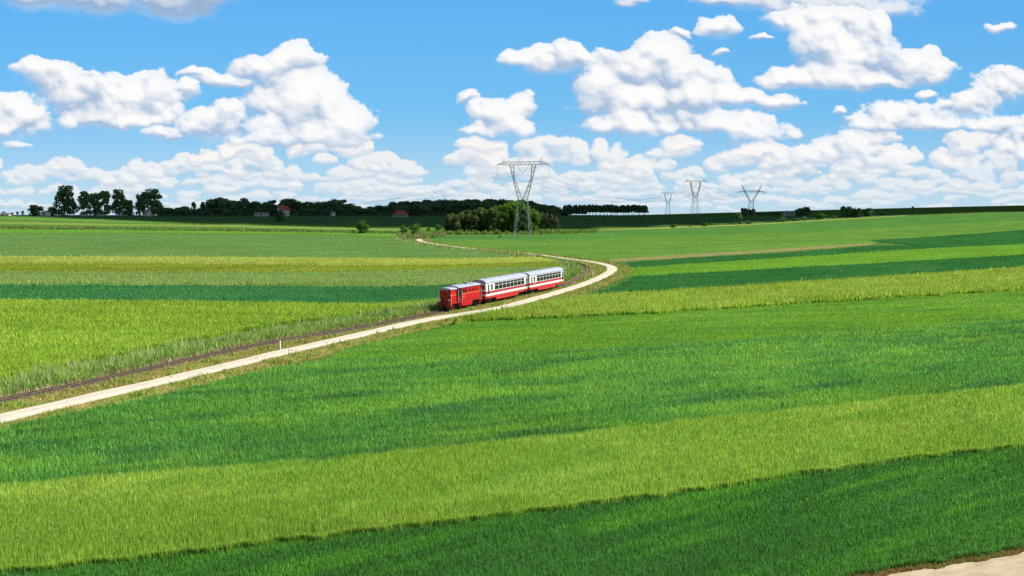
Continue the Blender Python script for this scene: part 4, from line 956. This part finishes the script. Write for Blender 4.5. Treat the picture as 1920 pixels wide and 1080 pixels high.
for i in range(3): cable(wpt(P2, ends[i]), wpt(P4, e4[i]), 7, 'wire from the '+nm3[i]+' insulator of the middle horizon pylon to the rightmost pylon', .05)
for i in (0, 2): cable(wpt(P3, ends[i]), wpt(P2, ends[i]), 9, 'wire from the '+nm3[i]+' insulator of the smallest pylon to its larger neighbour', .045)
for k in range(2):
    a = at_depth(-700, 700)+Vector((0, 0, 13+3*k)); b = at_depth(320, 900)+Vector((0, 0, 11+1.0*k))
    cable(a, b, 4, ('lower', 'upper')[k]+' of two thin wires crossing the sky at the left edge', .05)

# ------------------------------------------------------------------ farm buildings
WALLW = paint('wall_white', (.62, .60, .55), .8, 0, .15, .8); WALLB = paint('wall_beige', (.42, .38, .31), .8, 0, .2, .8)
ROOFR = paint('roof_red', (.36, .085, .06), .7, 0, .2, 1.2); ROOFG = paint('roof_grey', (.22, .21, .20), .7, 0, .2, 1.2)
PANE = paint('window_pane', (.03, .035, .04), .1, 0, 0); DOORB = paint('door_brown', (.12, .06, .03), .6)
def house(name, P, rz, L, D, hw, hr, wall, roof, label, chim=1, nwin=4, storeys=1, cat='house', hip=0, door=True, sc=1.0):
    r = empty(name, P, rz); m = MB(); m.box(-L/2, L/2, -D/2, D/2, -.8, hw)
    m.poly([(-L/2,-D/2,hw),(-L/2,D/2,hw),(-L/2,0,hw+hr*(0 if hip else .96)),(L/2,-D/2,hw),(L/2,D/2,hw),(L/2,0,hw+hr*(0 if hip else .96))], [(0,1,2),(3,5,4)])
    m.build('wall', wall, r)
    m = MB(); e = .5; t_ = .18; hx = hip*D*.5
    m.poly([(-L/2-e,-D/2-e,hw-.25),(L/2+e,-D/2-e,hw-.25),(L/2+e-hx-e*hip,0,hw+hr),(-L/2-e+hx+e*hip,0,hw+hr),(-L/2-e,D/2+e,hw-.25),(L/2+e,D/2+e,hw-.25),
            (-L/2-e,-D/2-e,hw-.25+t_),(L/2+e,-D/2-e,hw-.25+t_),(L/2+e-hx-e*hip,0,hw+hr+t_),(-L/2-e+hx+e*hip,0,hw+hr+t_),(-L/2-e,D/2+e,hw-.25+t_),(L/2+e,D/2+e,hw-.25+t_)],
           [(0,1,2,3),(3,2,5,4),(6,9,8,7),(9,10,11,8),(0,6,7,1),(4,5,11,10),(0,3,9,6),(3,4,10,9),(1,7,8,2),(2,8,11,5)] + ([(0,4,3),(1,2,5),(6,9,10),(7,11,8)] if hip else []))
    ro = m.build('roof', roof, r)
    for c in range(chim):
        m = MB(); x = (-.2+.45*c)*L; m.box(x-.35, x+.35, -.35, .35, hw+hr*.6, hw+hr+1.0); m.build('chimney', WALLB, ro)
    for s_ in range(storeys):
        z0 = .9+s_*2.8
        for i in range(nwin):
            x = -L/2+L*(i+.5)/nwin
            if door and s_ == 0 and i == nwin//2: continue
            m = MB(); m.box(x-.6, x+.6, -D/2-.05, -D/2+.05, z0, z0+1.3); w_ = m.build('window', WALLW, r)
            m = MB(); m.box(x-.5, x+.5, -D/2-.08, -D/2, z0+.1, z0+1.2); m.build('pane', PANE, w_)
    if door:
        x = -L/2+L*(nwin//2+.5)/nwin; m = MB(); m.box(x-.5, x+.5, -D/2-.06, -D/2+.05, 0, 2.1); m.build('door', DOORB, r)
    r.scale = (sc,)*3; tag(r, label, cat); return r
def hp(px, Y): return at_depth(px, Y)
house('bungalow', at(751, 407.2), R(4), 13.0, 9, 2.7, 3.2, WALLB, ROOFR, 'long beige bungalow with a red hipped roof before the wood', 1, 5, hip=1)
house('farmhouse', hp(531, 697), R(38), 7.2, 7, 5.2, 2.6, WALLW, ROOFR, 'white two storey house with a red roof among the tree line', 1, 3, 2, sc=1.2)
house('shed', hp(491, 697), R(3), 10, 5, 2.0, .8, WALLW, ROOFG, 'low white shed left of the white two storey house', 0, 3, cat='shed', sc=1.2)
house('farmhouse', hp(86, 697), R(-20), 3.8, 4.5, 2.9, 1.0, WALLW, ROOFG, 'small white farmhouse between two round dark trees', 0, 2, sc=1.2)
house('barn', hp(7, 697), R(5), 9, 4, 1.5, .7, WALLW, ROOFG, 'low white barn at the left edge of the skyline', 0, 3, cat='barn', sc=1.2)
house('shed', hp(156, 697), R(0), 4, 3, 1.3, .5, WALLW, ROOFG, 'tiny white shed under the close group of poplars', 0, 2, cat='shed', door=False, sc=1.2)
house('shed', hp(186, 697), R(0), 3, 3, 1.2, .5, WALLW, ROOFG, 'smaller white shed right of its twin under the poplars', 0, 2, cat='shed', door=False, sc=1.2)
house('cottage', hp(277, 697), R(-30), 3.5, 3.5, 3.4, 1.4, WALLW, ROOFG, 'narrow pale cottage at the left foot of the last big poplar', 1, 1, door=False, sc=1.2)
house('cottage', hp(624, 697), R(-30), 2.4, 3, 2.2, 1.3, WALLW, ROOFG, 'small pale cottage under the high round tree of the tree line', 0, 1, door=False, sc=1.2)
house('farmhouse', hp(1478, 700), R(10), 8.5, 6, 2.6, 1.6, WALLB, ROOFG, 'pale farmhouse with a grey roof on the right horizon', 1, 3)
m = MB(); m.tube([(0,0,0),(0,0,4.6)], 1.0, 14); rr = empty('silo', hp(1488.5, 700)); m.build('tank', WALLB, rr, smooth=False); m = MB(); m.tube([(0,0,4.6),(0,0,5.4)], [1.05, .15], 14); m.build('dome', ROOFG, rr); tag(rr, 'slim grey silo between the far farmhouse and its trees', 'silo')
# raised hunting stand on the right ridge
rr = empty('hunting_stand', at_depth(1711, 735)); m = MB()
for a in (-1, 1):
    for b in (-1, 1): m.beam((a*1.0, b*1.0, -.3), (a*.55, b*.55, 2.9), .18)
for a in (-1, 1): m.beam((a*.95, -.95, .5), (-a*.6, -.6, 2.6), .12)
m.build('frame', BARK, rr); m = MB(); m.box(-.75, .75, -.75, .75, 2.9, 4.2); m.build('cabin', BARK, rr); m = MB(); m.prism([(-.95, 4.2), (.95, 4.2), (.95, 4.3), (-.95, 4.6)], -.95, .95); m.build('roof', ROOFG, rr)
tag(rr, 'tiny wooden hunting stand on the right ridge against the sky', 'hunting stand')
# white marker posts
WPOST = paint('post_white', (.78, .78, .74), .6, 0, .15, 6); BLK = paint('post_black', (.03,.03,.03), .6)
for px, py, hpx, wpx, lab in ((525.5, 657, 18, 2.4, 'white marker post beside the near track, tallest in view'), (1111, 519.5, 9, 2.0, 'white marker post inside the road bend behind the train'), (971.5, 474.5, 4.5, 1.6, 'tiny white marker post beside the far road')):
    P = at(px, py); s_ = P.y/F; h_ = hpx*s_; w_ = wpx*s_/2; r = empty('marker_post', P, .3); m = MB(); m.tube([(0,0,-.1),(0,0,h_)], w_, 12)
    m.build('post', WPOST, r); m = MB(); m.tube([(0,0,h_),(0,0,h_+.05)], [w_*1.15, w_*.6], 12); m.build('cap', WPOST, r)
    tag(r, lab, 'marker post', 'white marker posts')

# ------------------------------------------------------------------ railway track
RUST = paint('rail_rust', (.075, .050, .038), .6, .3, .3, 2, (.14,.10,.07)); WOODS = paint('old_sleeper', (.13, .095, .06), .9, 0, .4, 4)
track = empty('railway_track', (float(TRACK[60, 0]), float(TRACK[60, 1]), 0)); tag(track, 'rusty narrow gauge railway track running beside the gravel road', 'railway track')
bpy.context.view_layer.update(); T0 = Vector(track.location)
def rail(off):
    L = TRACK[::2]; d = np.gradient(L, axis=0); d /= np.linalg.norm(d, axis=1)[:, None]; nrm = np.stack([d[:, 1], -d[:, 0]], 1)
    prof = [(-.055, .10), (-.05, .13), (-.012, .14), (-.012, .20), (-.036, .21), (-.036, .245), (.036, .245), (.036, .21), (.012, .20), (.012, .14), (.05, .13), (.055, .10)]
    V = []; m_ = len(prof)
    for o_, h_ in prof:
        P = L+nrm*(off+o_); V.append(np.stack([P[:, 0], P[:, 1], terr(P[:, 0], P[:, 1])+h_], 1))
    V = np.stack(V, 1); n = len(L); idx = np.arange(n*m_).reshape(n, m_)
    Q = np.concatenate([np.stack([idx[:-1, j], idx[1:, j], idx[1:, (j+1) % m_], idx[:-1, (j+1) % m_]], -1) for j in range(m_)])
    o = np_mesh('rail', V.reshape(-1, 3)-np.array(T0), Q, RUST, track, k=4); return o
rail(-.4); rail(.4)
m = MB(); m.box(-.65, .65, -.11, .11, .0, .105); sl0 = m.build('sleeper', WOODS, track); first = True
vis = np.arange(0, len(TRACK)-1, 3); vis = [k for k in vis if 44 < TRACK[k][1] < 112][:98]
for k in vis:
    p = TRACK[k]; d = TRACK[k+1]-TRACK[k-1]; s = sl0 if first else sl0.copy()
    if not first: COL.objects.link(s); s.parent = track
    first = False; s.location = Vector((p[0], p[1], float(terr(p[0], p[1]))))-T0; s.rotation_euler = (0, 0, math.atan2(d[1], d[0])-math.pi/2+random.uniform(-.03, .03))
ballast_mat = verge_mat('ballast_dirt', (.24,.20,.11), (.36,.31,.14), (.20,.28,.07))
bl = ribbon('track_bed', TRACK, [-1.0, -.7, 0, .7, 1.0], [.01, .07, .08, .07, .01], ballast_mat, wob=.3, seed=5); bl['kind'] = 'structure'

# ------------------------------------------------------------------ train
RED = paint('loco_red', (.44, .008, .011), .42, 0, .12, 1.5, (.30,.012,.015)); REDF = paint('frame_red', (.36, .02, .02), .5, 0, .3, 2, (.16,.03,.02))
ORANGE = paint('stripe_orange', (.75, .24, .05), .45); ROOF = paint('roof_pale_grey', (.33, .36, .44), .6, 0, .3, 1.2, (.24,.26,.31)); BLACK = paint('chassis_black', (.022, .022, .024), .6, .2, .3, 3, (.07,.06,.05))
CREAM = paint('rail_white', (.72, .70, .66), .4); GLASS = paint('train_glass', (.015, .02, .025), .06); LAMP = paint('lamp_lens', (.75, .75, .72), .15); STEELW = paint('wheel_steel', (.10, .09, .085), .45, .7, .3, 3)
DKRED = paint('louvre_red', (.20, .008, .010), .5); DOORD = paint('door_shadow_red', (.10, .008, .010), .5)
def seat(s0, L):
    """place a vehicle of length L with its front at arc length s0"""
    f = lambda s: np.array([np.interp(s, np.arange(len(TRACK))*.3, TRACK[:, k]) for k in (0, 1)])
    a, b = f(s0+L*.2), f(s0+L*.8); d = (b-a)/np.linalg.norm(b-a); c = (a+b)/2; o = c-d*L/2
    return Vector((o[0], o[1], float(terr(c[0], c[1]))+.245)), math.atan2(d[1], d[0])
def wheelset(par, x, rw=.36, g=.4):
    m = MB(); m.tube([(x,-g,rw),(x,g,rw)], .06, 8)
    for s in (-1, 1):
        m.tube([(x,s*g,rw),(x,s*(g+.09),rw)], rw, 20); m.tube([(x,s*(g-.03),rw),(x,s*g,rw)], rw+.035, 20)
    return m.build('wheelset', STEELW, par, smooth=False)
def bogie(par, x, wb=1.3, rw=.36):
    m = MB()
    for s in (-1, 1):
        m.prism([(x-wb/2-.35,.42),(x-wb/2-.25,.62),(x-.3,.66),(x+.3,.66),(x+wb/2+.25,.62),(x+wb/2+.35,.42),(x+wb/2,.30),(x+.35,.28),(x-.35,.28),(x-wb/2,.30)], s*.62-.05, s*.62+.05, 'y')
        for e in (-1, 1): m.box(x+e*wb/2-.12, x+e*wb/2+.12, s*.62-.1, s*.62+.1, .26, .50)
        for k in range(4): m.tube([(x-.15+k*.1, s*.72, .3), (x-.15+k*.1, s*.72, .58)], .045, 6)
    m.box(x-.3, x+.3, -.6, .6, .45, .75); m.box(x-wb/2-.2, x+wb/2+.2, -.08, .08, .4, .5)
    b = m.build('bogie', BLACK, par); wheelset(b, x-wb/2, rw); wheelset(b, x+wb/2, rw); return b
def handrail(par, pts, r=.028):
    m = MB(); m.tube(pts, r, 6); return m.build('handrail', CREAM, par)
def window(par, x0, x1, z0, z1, y, fm, transom=None, end=False, out=None):
    """glazed window with its own frame; y is the wall plane, frame stands proud"""
    s = 1 if y > 0 else -1; m = MB(); t = .035
    def bx(a0, a1, b0, b1, o0, o1):
        if end: m.box(*sorted((y+out*o0, y+out*o1)), a0, a1, b0, b1)
        else: m.box(a0, a1, *sorted((y+s*o0, y+s*o1)), b0, b1)
    bx(x0, x1, z0, z0+t, -.02, .03); bx(x0, x1, z1-t, z1, -.02, .03); bx(x0, x0+t, z0+t, z1-t, -.02, .03); bx(x1-t, x1, z0+t, z1-t, -.02, .03)
    if transom: bx(x0+t, x1-t, transom-.025, transom+.025, -.02, .028)
    w = m.build('window', fm, par); m = MB(); bx(x0+t, x1-t, z0+t, z1-t, -.02, .012); m.build('pane', GLASS, w); return w

def locomotive(s0, L=9.5):
    P, rz = seat(s0, L); r = empty('locomotive', P, rz)
    m = MB(); m.box(.35, L-.35, -1.12, 1.12, .88, 1.02); m.box(.35, L-.35, -.5, .5, .62, .88); m.build('underframe', REDF, r)
    # side valance with steps
    for s in (-1, 1):
        m = MB(); m.prism([(2.9,.98),(L-2.75,.98),(L-2.75,.62),(L-3.05,.30),(3.3,.30),(2.9,.62)], s*1.02-.09, s*1.02+.09, 'y'); m.build('fuel_tank', RED, r, bevel=.02)
        for x in (.55, 2.6, L-.75):
            m = MB()
            for k in range(2): m.box(x-.24, x+.24, s*1.0-.14, s*1.0+.14, .34+.27*k, .38+.27*k)
            m.box(x-.27, x-.24, s*1.0-.14, s*1.0+.14, .3, .9); m.box(x+.24, x+.27, s*1.0-.14, s*1.0+.14, .3, .9); m.build('step', REDF, r)
    for x, e in ((.2, -1), (L-.2, 1)):
        m = MB(); m.prism([(-1.12,1.02),(1.12,1.02),(1.12,.62),(.75,.38),(.3,.52),(-.3,.52),(-.75,.38),(-1.12,.62)], x-.09, x+.09); bb = m.build('buffer_beam', REDF, r, bevel=.02)
        m = MB(); m.tube([(x,0,.72),(x+e*.28,0,.72)], .09, 10); m.tube([(x+e*.28,0,.72),(x+e*.36,0,.72)], [.24,.24], 18); m.tube([(x+e*.1,-.25,.60),(x+e*.2,-.25,.34)], .03, 6); m.build('coupler', BLACK, bb)
        m = MB(); m.tube([(x+e*.12,.32,.8),(x+e*.18,.34,.55),(x+e*.14,.32,.3)], .035, 6); m.build('brake_hose', CREAM, bb)
        m = MB(); m.prism([(-.9,.36),(.9,.36),(.7,.12),(-.7,.12)], x-.02+e*.02, x+.03+e*.02); m.build('rail_guard', BLACK, bb)
    # short nose
    def hood(nm, x0, x1, w, z1, ch=.16):
        m = MB(); m.prism([(-w,1.02),(w,1.02),(w,z1-ch),(w-ch*1.2,z1),(-w+ch*1.2,z1),(-w,z1-ch)], x0, x1); return m.build(nm, RED, r, bevel=.03)
    nose = hood('short_hood', .55, 2.05, .95, 2.86)
    cab = hood('cab', 2.05, 4.45, 1.12, 2.95); lh = hood('long_hood', 4.45, L-.5, 1.06, 2.92)
    def roof(nm, x0, x1, w, z0, hh):
        prof = [(w*math.cos(a), z0+hh*math.sin(a)) for a in np.linspace(0, math.pi, 13)]; prof += [(-w, z0-.05), (w, z0-.05)]
        m = MB(); m.prism(prof, x0, x1); return m.build(nm, ROOF, r, bevel=.012)
    roof('roof', .38, 2.1, 1.02, 2.84, .20); r2 = roof('roof', 2.12, 4.7, 1.19, 2.96, .24); r3 = roof('roof', 4.72, L-.42, 1.11, 2.95, .22)
    m = MB(); m.tube([(5.6,0,3.1),(5.6,0,3.36)], .13, 12); m.build('exhaust', BLACK, r3); m = MB(); m.box(6.3,7.5,-.45,.45,3.1,3.24); m.build('roof_hatch', ROOF, r3, bevel=.02)
    m = MB(); m.tube([(2.6,.3,3.12),(2.6,.3,3.26),(2.25,.3,3.28)], [.05,.05,.09], 8); m.build('horn', BLACK, r2)
    # nose front: louvre, chevron, lamps
    m = MB()
    for k in range(9): m.box(.522, .552, -.55, .55, 1.55+k*.07, 1.59+k*.07)
    m.build('radiator_grille', DKRED, nose)
    m = MB()
    for s in (-1, 1): m.beam((.535, s*.92, 2.02), (.535, s*.35, 2.02), .045); m.beam((.535, s*.36, 2.02), (.535, 0, 1.58), .05)
    m.build('chevron', ORANGE, nose)
    for s in (-1, 1):
        m = MB(); m.tube([(.52,s*.72,1.38),(.38,s*.72,1.38)], [.15,.16], 14); h = m.build('headlight', REDF, r); m = MB(); m.tube([(.38,s*.72,1.38),(.355,s*.72,1.38)], [.14,.10], 14); m.build('lens', LAMP, h)
        m = MB(); m.tube([(.56,s*.36,2.72),(.42,s*.36,2.72)], .12, 12); h = m.build('headlight', BLACK, r); m = MB(); m.tube([(.42,s*.36,2.72),(.39,s*.36,2.72)], [.10,.07], 12); m.build('lens', LAMP, h)
        # nose side doors + stripe
        m = MB()
        for x0, x1 in ((.62, 1.98), (4.5, L-.56)): m.box(x0, x1, *sorted((s*(.952 if x0 < 2 else 1.062), s*(.964 if x0 < 2 else 1.074))), 2.0, 2.06)
        m.box(3.0, 4.42, *sorted((s*1.122, s*1.134)), 2.0, 2.06); m.build('stripe', ORANGE, r)
        m = MB(); m.box(.85, 1.75, *sorted((s*.952, s*.966)), 1.15, 1.9); m.build('hatch', RED, nose)
        for x in np.arange(4.7, L-1.35, .92):
            m = MB(); m.box(x, x+.82, *sorted((s*1.062, s*1.078)), 1.14, 1.92); hd = m.build('hatch', RED, lh)
            m = MB(); [m.box(x+.1, x+.72, *sorted((s*1.074, s*1.092)), 2.2+k*.08, 2.235+k*.08) for k in range(6)]; m.build('louvre', DKRED, lh)
        m = MB(); m.box(2.12, 2.92, *sorted((s*1.122, s*1.15)), 1.06, 2.82); dr_ = m.build('door', DOORD, cab, bevel=.01); window(dr_, 2.16, 2.88, 1.75, 2.76, s*1.15, BLACK)
        window(cab, 3.1, 3.62, 2.12, 2.76, s*1.12, RED); window(cab, 3.72, 4.25, 2.12, 2.76, s*1.12, RED)
        window(cab, *sorted((s*.98, s*1.10)), 1.9, 2.7, 2.05, BLACK, end=True, out=-1)
        handrail(cab, [(2.04, s*1.16, 1.05), (2.04, s*1.2, 1.2), (2.04, s*1.2, 2.5), (2.04, s*1.16, 2.6)]); handrail(cab, [(3.0, s*1.16, 1.05), (3.0, s*1.2, 1.2), (3.0, s*1.2, 2.4), (3.0, s*1.14, 2.5)])
        handrail(r, [(.5, s*1.08, .6), (.42, s*1.08, 1.0), (.5, s*1.0, 2.15), (.55, s*.96, 2.3)]); handrail(r, [(L-.45, s*1.1, .6), (L-.4, s*1.12, 1.1), (L-.42, s*1.1, 2.2), (L-.5, s*1.06, 2.3)])
    # number plate on the side, as small pale marks
    for s in (-1, 1):
        m = MB(); m.box(3.35, 3.7, *sorted((s*1.122, s*1.14)), 1.6, 1.7); m.build('number_plate', ORANGE, cab)
    bogie(r, 1.6); bogie(r, L-1.6)
    tag(r, 'red diesel locomotive with pale grey roof leading the two carriages', 'locomotive'); return r

def coach_mat():
    t = NT('coach_livery'); tc = t.n('ShaderNodeTexCoord'); sp = t.n('ShaderNodeSeparateXYZ'); t.l(tc.outputs['Object'], sp.inputs[0])
    mr = t.n('ShaderNodeMapRange'); mr.inputs['From Min'].default_value = 0; mr.inputs['From Max'].default_value = 4; t.l(sp.outputs['Z'], mr.inputs[0])
    rp = t.n('ShaderNodeValToRGB'); rp.color_ramp.interpolation = 'CONSTANT'; e = rp.color_ramp.elements
    st_ = [(0, (.46,.012,.014)), (1.02/4, (.74,.72,.69)), (1.36/4, (.34,.010,.028)), (1.72/4, (.76,.75,.73))]
    while len(e) < 4: e.new(.5)
    for k, (p, c) in enumerate(st_): e[k].position = p; e[k].color = (*c, 1)
    t.l(mr.outputs[0], rp.inputs[0]); f = t.noise(tc.outputs['Object'], 1.6, 5, .6)
    c = t.mix(t.ramp(f, [(.5, 0.0), (.8, .3)]), rp.outputs[0], (.35,.30,.26)); b = t.n('ShaderNodeBsdfPrincipled'); t.l(c, b.inputs['Base Color']); b.inputs['Roughness'].default_value = .38; t.l(b.outputs[0], t.out.inputs[0]); return t.m
LIV = coach_mat()
def coach(L=13.5):
    r = empty('railway_carriage', (0,0,0)); W = 1.2; z0, ze = .62, 2.98
    m = MB(); m.prism([(-W+.04,z0),(W-.04,z0),(W,1.2),(W,2.6),(W-.06,ze),(-W+.06,ze),(-W,2.6),(-W,1.2)], .3, L-.3); body = m.build('body', LIV, r, bevel=.05)
    m = MB()
    for s in (-1, 1): m.prism([(3.3,.64),(L-3.3,.64),(L-3.6,.30),(3.6,.30)], s*(W-.05)-.03, s*(W-.05)+.03, 'y')
    m.build('side_skirt', LIV, r)
    prof = [((W+.02)*math.cos(a), ze-.02+.52*math.sin(a)**.8) for a in np.linspace(0, math.pi, 17)]+[(-W-.02, ze-.09), (W+.02, ze-.09)]
    m = MB(); m.prism(prof, .2, L-.2); rf = m.build('roof', ROOF, r, bevel=.05)
    for x in np.arange(2.6, L-1, 4.4):
        m = MB(); m.tube([(x,0,ze+.45),(x,0,ze+.60)], [.13,.13], 10); m.tube([(x,0,ze+.60),(x,0,ze+.64)], [.2,.12], 10); m.build('roof_vent', ROOF, rf)
    n = 8; xa, xb = L*.205, L*.905; wd = (xb-xa)/n
    for s in (-1, 1):
        for i in range(n): window(r, xa+i*wd+.012, xa+(i+1)*wd-.012, 1.80, 2.86, s*W, CREAM, transom=2.46)
        window(r, L*.125, L*.165, 1.85, 2.80, s*W, CREAM)
        for x in (L*.055, L*.935):
            m = MB(); m.box(x, x+.62, *sorted((s*(W-.01), s*(W+.022))), .75, 2.86); dmesh = m.build('door', LIV, r); window(dmesh, x+.14, x+.48, 1.35, 2.76, s*(W+.02), BLACK)
            handrail(dmesh, [(x-.06, s*(W+.05), 1.0), (x-.06, s*(W+.05), 1.9)]); m = MB(); [m.box(x+.05, x+.57, *sorted((s*(W-.12), s*(W+.1))), .30+.2*k, .34+.2*k) for k in range(2)]; m.build('step', BLACK, dmesh)
    for x, e in ((.3, -1), (L-.3, 1)):
        m = MB(); m.box(*sorted((x-.01*e, x+.06*e)), -.42, .42, .95, 2.85); g = m.build('gangway_door', BLACK, r, bevel=.01)
        window(r, .55, 1.0, 2.0, 2.7, x, CREAM, end=True, out=e); window(r, -1.0, -.55, 2.0, 2.7, x, CREAM, end=True, out=e)
        m = MB(); m.box(*sorted((x, x+.1*e)), -1.1, 1.1, .62, .86); bb = m.build('buffer_beam', REDF, r); m = MB(); m.tube([(x+.1*e,0,.72),(x+.30*e,0,.72)], .09, 10); m.tube([(x+.26*e,0,.72),(x+.31*e,0,.72)], .22, 16); m.build('coupler', BLACK, bb)
        m = MB(); m.tube([(x+.06*e,.9,.9),(x+.09*e,.95,1.2),(x+.09*e,.95,2.6)], .025, 6); m.build('handrail', CREAM, r)
        for s in (-1, 1): m = MB(); m.tube([(x+.06*e,s*.8,1.1),(x+.12*e,s*.8,1.1)], .08, 12); m.build('tail_lamp', DKRED, r)
    m = MB(); m.box(4.2, L-4.2, -.9, .9, .34, .62); m.box(.4, L-.4, -.3, .3, .5, .64); m.build('underframe', BLACK, r)
    bogie(r, 2.3, 1.3, .34); bogie(r, L-2.3, 1.3, .34)
    return r
S0 = 65.9; LL, CL = 8.5, 14.0
locomotive(S0, LL)
c1 = coach(CL); c2 = copy_tree(c1)
P, rz = seat(S0+LL+.45, CL); c1.location = P; c1.rotation_euler = (0, 0, rz)
P, rz = seat(S0+LL+.45+CL+.35, CL); c2.location = P; c2.rotation_euler = (0, 0, rz)
tag(c1, 'red and white striped carriage coupled directly behind the locomotive', 'railway carriage', 'passenger carriages of the train')
tag(c2, 'red and white striped carriage at the end of the train', 'railway carriage', 'passenger carriages of the train')
